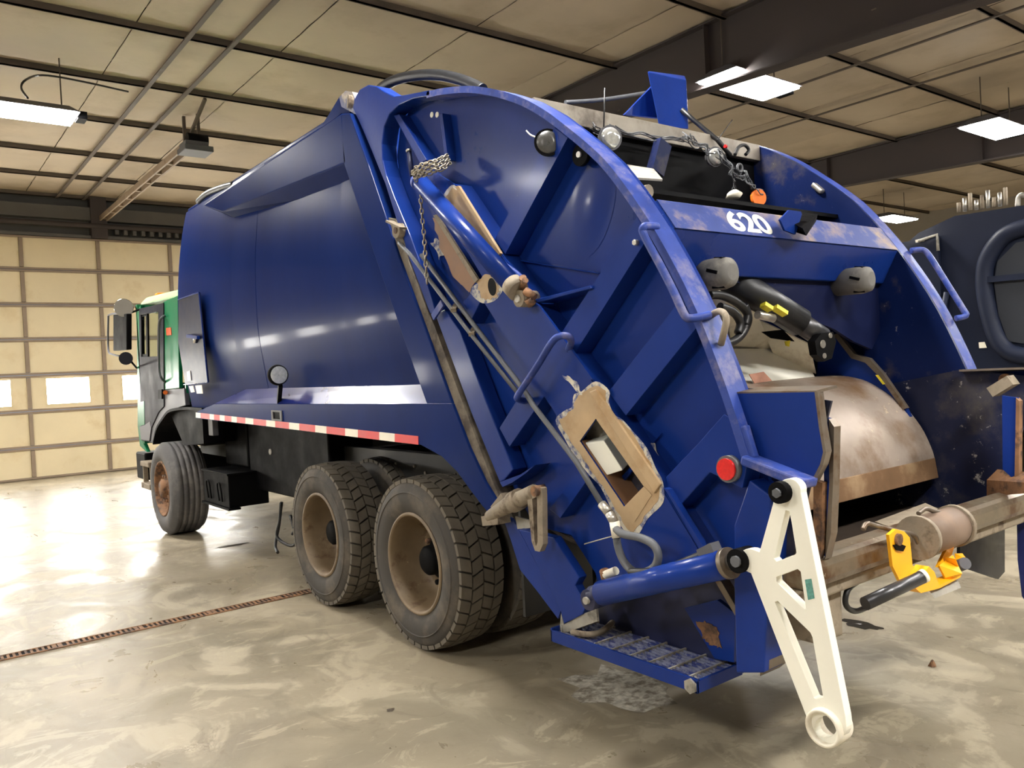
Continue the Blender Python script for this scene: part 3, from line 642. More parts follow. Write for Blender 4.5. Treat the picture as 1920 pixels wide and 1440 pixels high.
# hinge plate at the top front of the cheek, and its return wall
hin = [(662,206),(664,186),(674,168),(690,159),(705,161),(722,172),(738,180),(760,178),(806,169),(806,180),(775,185),(748,197),(730,214),(720,238),(716,270),(717,300),(724,330),(738,368),(768,440),(795,515),(818,590),(806,588),(757,457),(722,345),(692,272),(674,230)]
sideplate('hinge_plate', hin, BLUE, TG, X0, XI-X0, bevel=.006)
hin2 = yz(hin, X0); shape('hinge_plate', [hin2], BLUE, TG, 'x', mir(XI), mir(X0), .006)
MB().cyl(S(652,190,X0+.02), S(652,190,X0)+Vector((.15,0,0)), .042, n=20).build('hinge_pin', RUSTL, TG)
sideplate('hinge_ear', [(640,200),(636,182),(648,170),(660,172),(668,190),(676,212),(672,220),(662,212)], mat('chipped_blue_grey', (84,88,118), .5, var=.3, scale=9, spots=(170,158,140), spot_scale=12, spot_lo=.5, spot_hi=.65), TG, XS+.06, .06)
# front column of the cheek with its curved foot
sideplate('cheek_column', [(815,588),(834,580),(862,620),(908,745),(962,880),(945,900),(937,904),(880,765)], BLUE, TG, X0+.004, .09, bevel=.005)
sideplate('column_foot', [(937,904),(948,900),(975,890),(1003,872),(985,888),(960,905),(942,913)], BLUE, TG, X0, .1)
# ribs: hollow flat-bar stiffeners standing off the cheek
def rib(px, m=BLUE, x=X0+.006, t=None, name='rib'): return sideplate(name, px, m, TG, x, (XI-x) if t is None else t, bevel=.004)
rib([(1040,238),(1065,257),(947,477),(927,450)])
rib([(1195,405),(1218,440),(1072,672),(1042,640)])
rib([(998,703),(1038,718),(955,838),(936,803)])
rib([(1267,573),(1312,607),(1173,780),(1140,735)])
rib([(868,566),(893,538),(903,560),(880,608)])
rib([(1103,858),(1121,872),(1050,972),(1030,955)], x=X0+.02)
rib([(824,212),(829,212),(840,300),(834,302)], x=X0+.05)
rib([(738,216),(748,214),(800,300),(788,306)], x=X0+.03)
rib([(1248,895),(1304,836),(1357,776),(1374,785),(1402,862),(1392,916),(1331,886),(1262,963)], x=X0+.012)
rib([(1003,561),(1107,535),(1109,541),(1006,568)], x=X0-.01)
rib([(975,487),(1122,511),(1122,514),(976,490)], x=X0+.08)
rib([(1025,584),(1030,584),(1052,640),(1046,642)], x=X0+.04)
rib([(1240,812),(1168,905),(1160,898)], x=X0+.09)
# diagonal slide channel: a box beam with windows cut through its face
XCH = X0-.005
chan = [(778,330),(800,312),(852,346),(939,478),(1012,580),(1105,708),(1230,900),(1330,1065),(1305,1075),(1240,1062),(1190,1012),(1057,800),(903,560),(811,405)]
hole1 = [(1117,785),(1087,827),(1170,950),(1207,912)]
hole2 = [(832,408),(818,410),(845,455),(880,515),(893,528),(905,520),(880,478)]
CHN = shape('slide_channel', [yz(chan, XCH), yz(hole1, XCH), yz(hole2, XCH)], BLUE, TG, 'x', XCH, XCH+.012)
# side walls of the channel
def wallstrip(px, xa, xb, name, m, parent=TG):
    mb = MB(); pts = yz(px, XCH); mb.grid([[(xa,y,z),(xb,y,z)] for y,z in pts], smooth=False); return mb.build(name, m, parent, solid=.008)
wallstrip([(852,346),(939,478),(1012,580),(1105,708),(1230,900),(1330,1065)], XCH+.006, XI, 'channel_wall', BLUE)
wallstrip([(778,330),(811,405),(903,560),(1057,800),(1190,1012)], XCH+.006, XI, 'channel_wall', BLUE)
# raised edge angle along the channel
sideplate('channel_edge', [(1000,565),(1010,572),(1112,712),(1100,712)], BLUE, TG, XCH-.012, .014)
sideplate('channel_edge', [(1245,915),(1252,918),(1345,1068),(1335,1070)], BLUE, TG, XCH-.012, .03)
# primer patches with feathered edges
def ragged(px, amp, seed, n=5):
    rnd = random.Random(seed); out = []
    for i in range(len(px)):
        a, b = px[i], px[(i+1) % len(px)]
        for k in range(n):
            t = k/n; out.append((a[0]+(b[0]-a[0])*t+rnd.uniform(-amp,amp), a[1]+(b[1]-a[1])*t+rnd.uniform(-amp,amp)))
    return out
def soft(px, amp, seed): return cr(ragged(px, amp, seed, 3), 3, True)
def halo(px, d, seed):
    rnd = random.Random(seed); n = len(px); ar = sum(px[k][0]*px[(k+1)%n][1]-px[(k+1)%n][0]*px[k][1] for k in range(n)); sg = 1 if ar > 0 else -1; out = []
    for k in range(n):
        a, b = px[k-1], px[(k+1) % n]; tx, ty = b[0]-a[0], b[1]-a[1]; L = math.hypot(tx, ty)+1e-6; e = d*rnd.uniform(.5,1.7)
        out.append((px[k][0]+sg*ty/L*e, px[k][1]-sg*tx/L*e))
    return cr(out, 4, True)
prim = [(1093,738),(1117,722),(1137,735),(1134,755),(1146,782),(1165,790),(1185,812),(1205,845),(1225,880),(1238,905),(1234,938),(1210,968),(1187,1000),(1175,990),(1155,955),(1130,912),(1110,885),(1085,850),(1064,818),(1050,788),(1065,775),(1075,765),(1083,745)]
hx = XCH-.0015
def skin(name, px, m, x, holes=(), t=.0012): return sideplate(name, px, m, TG, x, t, holes=holes)
skin('paint_feather', halo(prim, 6, 3), HALO, XCH-.002, [hole1])
skin('primer_patch', soft(prim, 2, 4), TAN, XCH-.0035, [hole1])
skin('scuff', soft([(1056,705),(1070,706),(1085,722),(1090,740),(1078,730),(1066,716)],2,31), HALO, XCH-.0018)
sideplate('channel_edge', [(1104,735),(1116,730),(1238,908),(1226,926)], TAN, TG, XCH-.016, .014, bevel=.004)
skin('primer_patch', [(1170,950),(1207,912),(1222,928),(1190,978)], TAN, XCH-.006)
skin('scuff', soft([(1218,832),(1228,830),(1234,855),(1226,862)],2,6), HALO, X0+.09)
# inside of the lower window: painted block and a dark roller
shape('hole_liner', [yz([(1128,770),(1070,830),(1170,970),(1225,910)], XCH)], BLACK, TG, 'x', XI+.10, XI+.12)
MB().hull([S(1086,832,XCH+.02),S(1132,826,XCH+.02),S(1168,882,XCH+.02),S(1124,896,XCH+.02),S(1092,818,XI+.03),S(1146,812,XI+.03),S(1182,868,XI+.03),S(1130,882,XI+.03)]).build('slide_block', WHITE, TG, bevel=.006)
c = S(1113,806,XI-.02); MB().cyl(c, c+Vector((.08,0,0)), .06, n=20).build('slide_roller', GREASE, TG)
wallstrip([(1087,827),(1170,950)], XCH+.01, XI+.02, 'window_lip', TAND)
wallstrip([(1207,912),(1170,950)], XCH+.01, XI+.02, 'window_lip', TAN)
# upper window: primer and bare brown panel
up1 = [(849,350),(860,360),(880,392),(908,438),(934,478),(928,492),(912,472),(890,440),(862,405),(835,372)]
skin('paint_feather', halo(up1, 4, 7), HALO, XCH-.002)
skin('primer_patch', soft(up1, 1.5, 8), TAN, XCH-.0035)
sideplate('channel_edge', [(853,350),(859,348),(938,475),(933,480)], TAN, TG, XCH-.018, .016)
skin('paint_feather', halo([(885,545),(905,530),(925,522),(937,538),(933,556),(918,563),(903,561)], 4, 9), HALO, XCH-.002)
skin('primer_patch', ragged([(893,528),(912,512),(936,538),(932,556),(917,562),(902,560)],2,10), TAN, XCH-.004)
skin('primer_patch', ragged([(811,408),(818,410),(893,528),(880,548),(850,520),(825,465)],2,11), TAND, XCH-.0038)
sideplate('channel_edge', [(812,404),(818,402),(896,524),(890,530)], RUSTL, TG, XCH-.016, .014)
q = S(923,538,XCH-.004); shape('drilled_hole', [[(q.y+.033*math.cos(t*PI/10)+.006*math.sin(t*PI/10), q.z+.045*math.sin(t*PI/10)) for t in range(20)]], BLACK, TG, 'x', XCH-.0065, XCH-.005)
MB().hull([S(850,440,XI-.02),S(858,440,XI-.02),S(893,492,XI-.02),S(882,500,XI-.02),S(850,440,XI+.0),S(858,440,XI+.0),S(893,492,XI),S(882,500,XI)]).build('slide_rail', OFFW, TG)
skin('scuff', soft([(930,490),(945,500),(952,512),(940,508)],3,12), HALO, X0+.09)
skin('scuff', soft([(808,455),(820,448),(832,475),(825,485)],3,13), HALO, X0+.09)
# the cylinder strapped to the channel
cyA, cyB = S(786,340,X0-.07), S(962,535,X0-.07)
CYL = MB().cyl(cyA, cyB, .048, n=28).build('lift_cylinder', BLUE, TG)
dd = (cyB-cyA).normalized()
MB().cyl(cyB-dd*.01, cyB+dd*.05, .054, n=24).build('cylinder_gland', RUSTL, TG)
MB().cyl(cyA-dd*.01, cyA+dd*.02, .05, n=24).build('cylinder_cap', WORNB, TG)
q = S(972,560,X0-.08); MB().cyl(q, q+Vector((.1,0,0)), .04, n=18).build('pin_boss', RUSTL, TG)
MB().cyl(q-Vector((.01,0,0)), q+Vector((.02,0,0)), .018, n=14).build('pin', STEEL, TG)
for (a,b,r) in (((985,525),(975,545),.016),((985,545),(1003,558),.02),((990,560),(998,572),.022),((980,520),(982,530),.018)): MB().cyl(S(*a,X0-.07), S(*b,X0-.05), r, n=10).build('rusty_fitting', RUST, TG)
MB().tube(cr([tuple(S(*q)) for q in ((936,492,X0-.02),(955,502,X0-.03),(972,515,X0-.04),(982,526,X0-.06))],5),.013,8).build('cylinder_pipe', WORNB, TG)
cd_ = S(1105,384,X0+.09); mb = MB(); n_ = 14
mb.grid([[(XI-.002-.009*math.cos(r/n_*PI/2)**2, cd_.y-.15*r/n_*math.cos(t*PI/16)-.06*r/n_*math.sin(t*PI/16), cd_.z+.23*r/n_*math.sin(t*PI/16)) for t in range(33)] for r in range(n_+1)])
bmesh.ops.remove_doubles(mb.bm, verts=mb.bm.verts[:], dist=1e-5)
mb.build('dished_panel', BLUE, TG)
# grab handles
def handle(px, r, m, name='grab_handle', sub=5): return MB().tube(cr([tuple(S(*q)) for q in px], sub), r, 10).build(name, m, TG)
handle([(1066,655,X0),(1071,640,X0-.05),(1064,630,X0-.09),(1048,631,X0-.1),(1034,643,X0-.1),(1005,690,X0-.1),(973,738,X0-.1),(971,748,X0-.08),(984,752,X0)], .016, WORNB)
handle([(1232,425,X0+.03),(1213,424,X0-.04),(1206,427,X0-.06),(1207,440,X0-.06),(1235,492,X0-.06),(1262,545,X0-.06),(1282,588,X0-.06),(1292,597,X0-.05),(1315,594,X0),(1330,590,X0+.04)], .016, WORNB)
handle([(1333,592,X0+.08),(1346,584,X0+.06),(1357,587,X0+.04),(1362,600,X0+.03),(1357,625,X0+.03),(1352,645,X0+.05)], .013, RUSTL)
# hydraulic pipes along the cheek
MB().tube([S(748,455,X0-.02),S(770,478,X0-.04),S(870,610,X0-.05),S(975,742,X0-.06)], .011, 8).build('hydraulic_pipe', HOSEG, TG)
MB().tube([S(790,478,X0-.01),S(880,598,X0-.03),S(985,735,X0-.05),S(1000,760,X0-.06),S(1080,865,X0-.06),S(1128,945,X0-.06)], .0125, 8).build('hydraulic_pipe', HOSEG, TG)
for (u,v) in ((850,582),(884,627)): MB().bar(S(u,v,X0-.06), S(u+6,v-10,X0+.03), .03, .02).build('pipe_clamp', RUSTL, TG)
for (a,b) in (((1128,945),(1142,962)),((1142,962),(1152,980))): MB().cyl(S(*a,X0-.065), S(*b,X0-.065), .02, n=10).build('pipe_coupling', STEEL, TG)
MB().cyl(S(1152,978,X0-.065), S(1157,1008,X0-.065), .022, n=12).build('hose_fitting', OFFW, TG)
MB().tube(cr([tuple(S(*q)) for q in ((1155,992,X0-.07),(1170,1002,X0-.09),(1200,1008,X0-.09),(1224,1020,X0-.09),(1234,1040,X0-.09),(1228,1062,X0-.09),(1205,1074,X0-.09),(1185,1070,X0-.08),(1168,1050,X0-.07),(1158,1022,X0-.065),(1156,1000,X0-.065))],5),.017,10).build('looped_hose', HOSEG, TG)
MB().tube(cr([tuple(S(*q)) for q in ((1182,1072,X0-.1),(1225,1072,X0-.11),(1262,1062,X0-.1),(1300,1047,X0-.1),(1325,1037,X0-.09))],5),.016,10).build('cylinder_hose', HOSE, TG)
MB().bar(S(1318,1040,X0-.09), S(1344,1027,X0-.09), .05, .045).build('hose_block', GREYL, TG)
MB().cyl(S(1135,1078,X0-.05), S(1155,1070,X0-.05), .018, n=10).build('hose_elbow', OFFW, TG); MB().cyl(S(1133,1070,X0-.05), S(1138,1090,X0-.03), .022, n=10).build('hose_elbow', RUST, TG)
MB().tube([S(1096,1020,X0-.06),S(1150,1005,X0-.065)], .003, 5).build('wire_tie', STEEL, TG)
# pivot bracket and prop on the seal line
c = S(742,432,X0-.04); MB().cyl(c, c+Vector((.1,0,0)), .045, n=16).build('pivot_boss', RUSTL, TG); MB().cyl(c-Vector((.005,0,0)), c+Vector((.01,0,0)), .02, n=12).build('pivot_hole', RUST, TG)
MB().bar(S(730,415,X0-.05), S(756,428,X0-.05), .05, .012).build('pivot_flange', RUSTL, TG)
MB().bar(S(812,595,X0-.03), S(830,568,X0-.03), .04, .012, (1,0,0)).build('welded_tab', WORNB, TG)
for (a,b) in (((767,285),(773,330)),((733,335),(745,400))):
    MB().cyl(S(*a,X0+.05), S(*b,X0+.05), .014, n=10).build('stop_rod', DARKB, TG); MB().cyl(S(a[0]-1,a[1]-4,X0+.05), S(*a,X0+.05), .017, n=10).build('rod_tip', STEEL, TG)
for u in (809,819): 
    q = S(u,215,XI-.004); MB().cyl(q, q+Vector((.01,0,0)), .016, n=12).build('bright_bolt', WHITE, TG)
q = S(1258,534,X0+.0); q = S(1195,455,X0); MB().cyl(q-Vector((.02,0,0)), q, .012, n=6).build('bolt', STEEL, TG)
# chain wrapped round the top of the cylinder, tail hanging down
def link_chain(path, name, size=.022, r=.0045):
    mb = MB(); pts = [Vector(p) for p in path]; d = 0; k = 0
    for i in range(len(pts)-1):
        seg = pts[i+1]-pts[i]; L = seg.length; n_ = max(1, int(L/(size*1.25)))
        for j in range(n_):
            c = pts[i]+seg*((j+.5)/n_); t = seg.normalized(); a = t.orthogonal().normalized(); b = t.cross(a)
            sd = a if k % 2 else b; k += 1
            mb.tube([c+t*size*.8*math.cos(q)+sd*size*.42*math.sin(q) for q in (2*PI*m/8 for m in range(8))], r, 4, closed=True)
    return mb
cp = []
for wv in range(3):
    off = wv*.022
    cp += [tuple(S(u,v,xx)+Vector((-.004*wv, off*.3, off))) for u,v,xx in ((779,340,X0-.12),(784,330,X0-.135),(800,322,X0-.14),(818,318,X0-.12),(832,312,X0-.06),(845,305,X0+.0),(832,316,X0-.07),(800,328,X0-.13))]
chn = link_chain(cp, 'chain')
tail = [tuple(S(*q)) for q in ((788,345,X0-.1),(789,372,X0-.1),(792,410,X0-.1),(796,450,X0-.1),(798,490,X0-.1),(801,532,X0-.1))]
for f in (link_chain(tail, 'chain'),):
    me = bpy.data.meshes.new('tmp'); f.bm.to_mesh(me); f.bm.free(); chn.bm.from_mesh(me); bpy.data.meshes.remove(me)
tag(chn.build('chain', CHAINM), 'steel chain wrapped round the upper cylinder with a hanging tail', 'chain')
# lamps on the cheek
def round_lamp(c, d, r, name, body, parent=TG, lens=LENSM):
    c = Vector(c); d = Vector(d).normalized()
    o = MB().tube([c-d*r*.9, c-d*r*.5, c, c+d*.01], r, 24, radii=[r*.55,r*.85,r,r*1.02]).build(name, body, parent)
    MB().tube([c+d*.004, c+d*.018, c+d*.026], r, 24, radii=[r*.9,r*.8,r*.35]).build('lens', lens, parent); return o
round_lamp(S(1027,268,X0-.01), (-.55,-.8,.05), .062, 'cheek_lamp', BLACK, lens=mat('dull_grey_lens', (78,78,76), .3, var=.3, scale=40))
q = S(1087,290,X0+.05); MB().cyl(q, q+Vector((.02,.0,0)), .05, n=20).build('cheek_lamp', BLACK, TG); MB().cyl(q-Vector((.01,0,0)), q+Vector((.01,0,0)), .014, n=10).build('lamp_screw', STEEL, TG)
MB().tube(cr([tuple(S(*q)) for q in ((987,245,X0),(995,253,X0),(1008,258,X0))],4),.004,6).build('lamp_wire', WHITE, TG)
q = S(1367,879,X0); MB().cyl(q-Vector((.012,0,0)), q+Vector((.02,0,0)), .05, n=28).build('marker_bezel', HOSEG, TG); MB().cyl(q-Vector((.022,0,0)), q-Vector((.01,0,0)), .04, n=28).build('marker_lens', RED, TG)
# rear side plate of the hopper (loading sill cheek) and its bent edge
sill_px = [(1376,738),(1530,735),(1538,800),(1546,848),(1540,872),(1522,905),(1402,858),(1388,800)]
for xx in (X0+.05, mir(X0+.05)-.02): shape('sill_cheek', [yz(sill_px, X0+.05)], BLUE, TG, 'x', xx, xx+.02)
e_ = [S(u,v,X0+.05) for u,v in ((1530,735),(1538,800),(1546,848),(1540,872),(1524,903))]
for s_ in (0,1):
    mb = MB(); mb.grid([[(p.x if not s_ else mir(p.x), p.y, p.z),((p.x+.055) if not s_ else mir(p.x+.055), p.y+.012, p.z)] for p in e_], smooth=False); mb.build('sill_edge', GRIME, TG, solid=.01)
    mb = MB(); t_ = [S(1376,738,X0+.05),S(1530,735,X0+.05)]; mb.grid([[(p.x if not s_ else mir(p.x), p.y, p.z),((p.x+.13) if not s_ else mir(p.x+.13), p.y, p.z+.012)] for p in t_], smooth=False); mb.build('sill_top', GRIME, TG, solid=.01)
# bent flange bar under the sill cheek
MB().bar(S(1402,860,X0+.02), S(1520,907,X0+.02), .09, .035).build('flange_bar', WORNB, TG, bevel=.008)
MB().bar(S(1389,800,X0+.02), S(1408,862,X0+.02), .06, .035, (1,0,0)).build('flange_bar', WORNB, TG, bevel=.008)
# rear column, lower side panels
sideplate('corner_column', [(1376,985),(1405,900),(1445,930),(1440,1100),(1432,1262),(1380,1262),(1376,1100)], BLUE, TG, X0+.02, .12, bevel=.006)
sideplate('column_return', [(1428,1140),(1445,1100),(1442,1255),(1425,1268)], GRIME, TG, X0+.05, .12)
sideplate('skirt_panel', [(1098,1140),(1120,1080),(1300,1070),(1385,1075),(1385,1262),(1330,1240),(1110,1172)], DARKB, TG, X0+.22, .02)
sideplate('patch_panel', [(1283,1140),(1345,1125),(1378,1150),(1376,1242),(1340,1235)], BLUE, TG, X0+.16, .02)
sideplate('rust_patch', ragged([(1302,1164),(1325,1166),(1345,1180),(1355,1215),(1335,1212),(1318,1195)],3,20), RUST, TG, X0+.157, .003)
sideplate('brace', [(1339,1087),(1352,1090),(1410,1190),(1405,1200)], GRIME, TG, X0+.08, .05)
# lower front channel
sideplate('foot_flange', [(940,963),(960,972),(972,992),(1052,1143),(1046,1160),(1010,1112),(975,1068),(957,1010)], BLUE, TG, X0+.05, .012)
sideplate('foot_channel', [(972,992),(1038,1008),(1086,1083),(1078,1098),(1098,1138),(1092,1152),(1057,1170),(1050,1142)], BLUE, TG, X0+.0, .05, bevel=.004)
sideplate('chipped_foot', [(1052,1150),(1057,1171),(1095,1150),(1118,1142),(1120,1165),(1056,1188),(1049,1182)], GREASE, TG, X0+.01, .012)
sideplate('gusset', [(966,968),(992,975),(1000,990),(970,992)], GREASE, TG, X0+.03, .012)
# locking pin and slotted link
MB().tube([S(918,968,X0-.02),S(955,946,X0-.04),S(1002,922,X0-.08)], .04, 14, radii=[.03,.042,.036]).build('lock_pin', RUSTL, TG)
MB().cyl(S(962,942,X0-.05), S(975,935,X0-.055), .052, n=18).build('pin_collar', RUSTL, TG)
MB().bar(S(915,975,X0+.0), S(945,972,X0+.0), .08, .05).build('lock_foot', RUSTL, TG); MB().bar(S(930,955,X0), S(950,930,X0-.01), .05, .04).build('lock_ear', RUSTL, TG)
lk = yz([(991,930),(996,917),(1008,911),(1019,915),(1020,930),(1021,1020),(1015,1034),(1006,1032),(1000,1015)], X0-.09)
lkh = yz([(1001,935),(1010,930),(1011,1015),(1008,1024),(1005,1012)], X0-.09)
shape('slotted_link', [lk,lkh], RUSTL, TG, 'x', X0-.1, X0-.07)
q = S(1007,920,X0-.1); MB().cyl(q-Vector((.02,0,0)), q+Vector((.04,0,0)), .025, n=14).build('link_pin', RUST, TG)
# step with its grating
ST = []
p0, p1 = P(1050,1190,z=.42), P(1318,1285,z=.42)
sx0, sy1, sy0 = 2.40, 2.93, 2.06; sx1 = 2.68; sz = .43
mb = MB(); mb.box((sx0,sy0,sz-.045),(sx0+.012,sy1,sz+.012)); mb.box((sx1,sy0,sz-.04),(sx1+.01,sy1,sz)); mb.box((sx0,sy0,sz-.045),(sx1,sy0+.012,sz+.006)); mb.box((sx0,sy1-.012,sz-.045),(sx1,sy1,sz+.02))
STO = mb.build('step', BLUE, TR, bevel=.003)
for k in range(11): 
    x = sx0+.02+k*.0245; MB().box((x-.0025,sy0+.012,sz-.025),(x+.0025,sy1-.012,sz)).build('grating_bar', mat('worn_grating', (112,116,140), .5, var=.4, scale=30, spots=(40,52,110), spot_scale=24, spot_lo=.48, spot_hi=.56), STO)
for k in range(8):
    y = sy0+.06+k*.108; MB().box((sx0+.012,y-.004,sz-.006),(sx1,y+.004,sz+.004)).build('grating_cross_bar', GREASE, STO)
MB().cyl((sx0-.01,sy0+.03,sz-.02),(sx0+.03,sy0+.03,sz-.02),.03,n=6).build('step_nut', GREASE, STO)
mb = MB(); mb.tube(cr([(sx0+.03,sy1-.12,sz+.02),(sx0+.05,sy1-.2,sz+.022),(sx0+.12,sy1-.22,sz+.022),(sx0+.25,sy1-.16,sz+.022)],4),.014,8); mb.build('step_eye', RUSTL, STO)
for k in range(7):
    q = Vector((sx0+.03+k*.035, sy1-.05, sz)); MB().cyl(q, q+Vector((0,0,.035)), .006, .003, n=6).build('grip_tooth', GREASE, STO)

# ---------------------------------------------------------------- container arm, its cylinder
XA = X0-.10
aA, aB = S(1128,1112,XA), S(1362,1057,XA); ad = (aB-aA).normalized()
AC = MB().cyl(aA, aB, .052, n=30).build('arm_cylinder', BLUE, TR)
MB().cyl(aB, aB+ad*.02, .056, n=28).build('cylinder_gland', GRIME, AC); MB().cyl(aB+ad*.02, aB+ad*.14, .03, n=18).build('piston_rod', STEEL, AC)
q = S(1113,1122,XA); MB().cyl(q-Vector((.035,0,0)), q+Vector((.045,0,0)), .045, n=20).build('clevis', DARKB, AC); MB().cyl(q-Vector((.05,0,0)), q+Vector((.1,0,0)), .016, n=12).build('clevis_pin', GREASE, AC)
MB().cyl(aA-ad*.06, aA+ad*.01, .04, n=20).build('clevis_neck', DARKB, AC)
q = S(1396,1048,XA); MB().cyl(q-Vector((.045,0,0)), q+Vector((.03,0,0)), .042, n=22).build('rod_eye', BLACK, AC); MB().cyl(q-Vector((.055,0,0)), q-Vector((.04,0,0)), .02, n=10).build('eye_pin', HOSEG, AC)
XW = X0-.13
def pxc(cu, cv, r, a0, a1, n): return [(cu+r*math.cos(math.radians(a0+(a1-a0)*k/n)), cv+r*math.sin(math.radians(a0+(a1-a0)*k/n))) for k in range(n+1)]
arm = pxc(1479,920,22.5,185,370,12)+[(1585,1343)]+pxc(1554,1362,33,-10,165,14)+[(1408,1075)]+pxc(1404,1050,21,120,285,10)+[(1424,1035)]
h1 = [(1473,957),(1480,959),(1484,980),(1493,1036),(1491,1040),(1456,1053),(1451,1047)]
h2 = [(1455,1082),(1495,1067),(1501,1072),(1511,1142),(1508,1142),(1456,1091)]
h3 = [(1453,1129),(1458,1127),(1519,1186),(1523,1195),(1543,1307),(1530,1310),(1526,1308)]
AR = shape('container_arm', [yz(arm,XW),yz(h1,XW),yz(h2,XW),yz(h3,XW),yz(pxc(1548,1363,21,0,345,20),XW)], WHITE, TR, 'x', XW, XW+.035, .004)
AR['label'] = 'freshly painted white triangulated arm'
q = P(1548,1363,x=XW); MB().lathe([(0,.062),(-.02,.06),(-.02,.05),(.06,.047),(.06,.06),(.0,.062)], c=(XW,q.y,q.z), axis='x', n=30).build('arm_bush', OFFW, AR)
q = S(1468,922,XW); MB().cyl(q-Vector((.03,0,0)), q+Vector((.08,0,0)), .036, n=20).build('arm_pivot', BLACK, AR); MB().cyl(q-Vector((.04,0,0)), q-Vector((.02,0,0)), .016, n=6).build('pivot_bolt', HOSEG, AR)
sideplate('teal_label', [(1509,1087),(1521,1085),(1527,1122),(1515,1125)], TEAL, AR, XW-.0015, .001)
# blue arm on the far side
q = S(1912,950,4.4)
mb = MB(); mb.hull([(4.42,1.70,.95),(4.47,1.70,.95),(4.47,1.5,.95),(4.42,1.5,.95),(4.42,1.74,1.12),(4.47,1.74,1.12),(4.47,1.4,1.12),(4.42,1.4,1.12)])
shape('container_arm', [yz([(1905,900),(1935,880),(1990,1180),(1965,1190),(1916,1118),(1908,1050)], 4.44)], mat('rust_edged_blue', (30,42,104), .45, var=.3, scale=6, spots=(120,80,60), spot_scale=5, spot_lo=.55, spot_hi=.65), TR, 'x', 4.44, 4.475)
mb.bm.free()
# ---------------------------------------------------------------- hopper, beam and packer
XH0, XH1 = XI+.02, mir(XI)-.02
def lateral(prof, x0, x1, name, m, parent, closed=True, solid=0, smooth=False, bevel=0):
    mb = MB(); pr = list(prof)+([prof[0]] if closed else [])
    mb.grid([[(x0,y,z) for y,z in pr],[(x1,y,z) for y,z in pr]], smooth=smooth)
    if closed: mb.quad(*[(x0,y,z) for y,z in prof]); mb.quad(*[(x1,y,z) for y,z in prof])
    bmesh.ops.remove_doubles(mb.bm, verts=mb.bm.verts[:], dist=1e-5)
    return mb.build(name, m, parent, solid=solid, bevel=bevel)
BM_ = lateral([(2.21,2.205),(2.30,2.035),(2.42,2.035),(2.42,2.335),(2.30,2.335)], XH0, XH1, 'cross_beam', BLUE, TR, bevel=.006)
lateral([(2.209,2.2065),(2.298,2.337),(2.302,2.34),(2.205,2.206)], XH0+.005, XH1-.005, 'beam_slope', BEAMB, BM_)
# painted number
def text_on(body, O, ex, ey, size, m, parent, name, off=.0, spacing=1., shear=0, wide=1.3):
    cu = bpy.data.curves.new(name, 'FONT'); cu.body = body; cu.size = size; cu.extrude = .0008; cu.offset = off; cu.space_character = spacing; cu.shear = shear; cu.align_x = 'LEFT'
    ob = bpy.data.objects.new(name, cu); me = bpy.data.meshes.new_from_object(ob); bm = bmesh.new(); bm.from_mesh(me)
    bpy.data.objects.remove(ob); bpy.data.curves.remove(cu); bpy.data.meshes.remove(me)
    ex = Vector(ex).normalized(); ey = Vector(ey).normalized(); ez = ex.cross(ey)
    for v in bm.verts: a, b, c = v.co; v.co = O+ex*a*wide+ey*b+ez*c
    mb = MB.__new__(MB); mb.bm = bm; return mb.build(name, m, parent)
ey = Vector((0,.089,.13)).normalized(); ez = Vector((1,0,0)).cross(ey)
O = P(1374,430,y=2.222); O = Vector((O.x, 2.222, 2.2245))+ez*.003
text_on('620', O, (1,0,0), ey, .165, WHITE, BM_, 'stencilled_number', off=.004, spacing=.95)
# block on the beam
q0 = P(1467,420,y=2.2)
MB().hull([P(1468,428,y=2.2),P(1512,442,y=2.16),P(1530,415,y=2.2),P(1490,400,y=2.25),P(1466,408,y=2.25),P(1505,428,y=2.1),P(1533,402,y=2.15),P(1487,395,y=2.28)]).build('light_bracket', BLACK, BM_)
shape('bracket_shield', [[(p.x,p.z) for p in (P(u,v,y=2.16) for u,v in ((1461,412),(1478,394),(1500,397),(1502,402),(1490,440),(1470,432)))]], BLUE, BM_, 'y', 2.155, 2.165)
# dark carriage plate behind the beam, rubber stops on it
cp_ = [(p.x,p.z) for p in (P(u,v,y=2.33) for u,v in ((1230,470),(1670,470),(1660,600),(1635,655),(1600,640),(1566,618),(1500,590),(1430,560),(1385,530),(1290,515)))]
CP = shape('carriage_plate', [cp_], mat('dirty_navy_plate', (15,22,54), .5, var=.25, scale=4, spec=.15, scratch=(90,90,100), scratch_scale=18, scratch_t=.66), TR, 'y', 2.33, 2.35)
for (u, v) in ((1338,515),(1600,527)):
    c = P(u,v,y=2.24)
    d_ = MB().tube([(c.x,2.335,c.z),(c.x,2.19,c.z),(c.x,2.155,c.z),(c.x,2.14,c.z)], .07, 24, radii=[.068,.07,.062,.035]).build('rubber_stop', RUBG, CP)
    for k in range(5):
        a = k*2*PI/5+.4; MB().bar((c.x+.066*math.cos(a),2.22,c.z+.066*math.sin(a)),(c.x+.062*math.cos(a+.25),2.17,c.z+.062*math.sin(a+.25)),.02,.014).build('stop_slot', BLACK, CP)
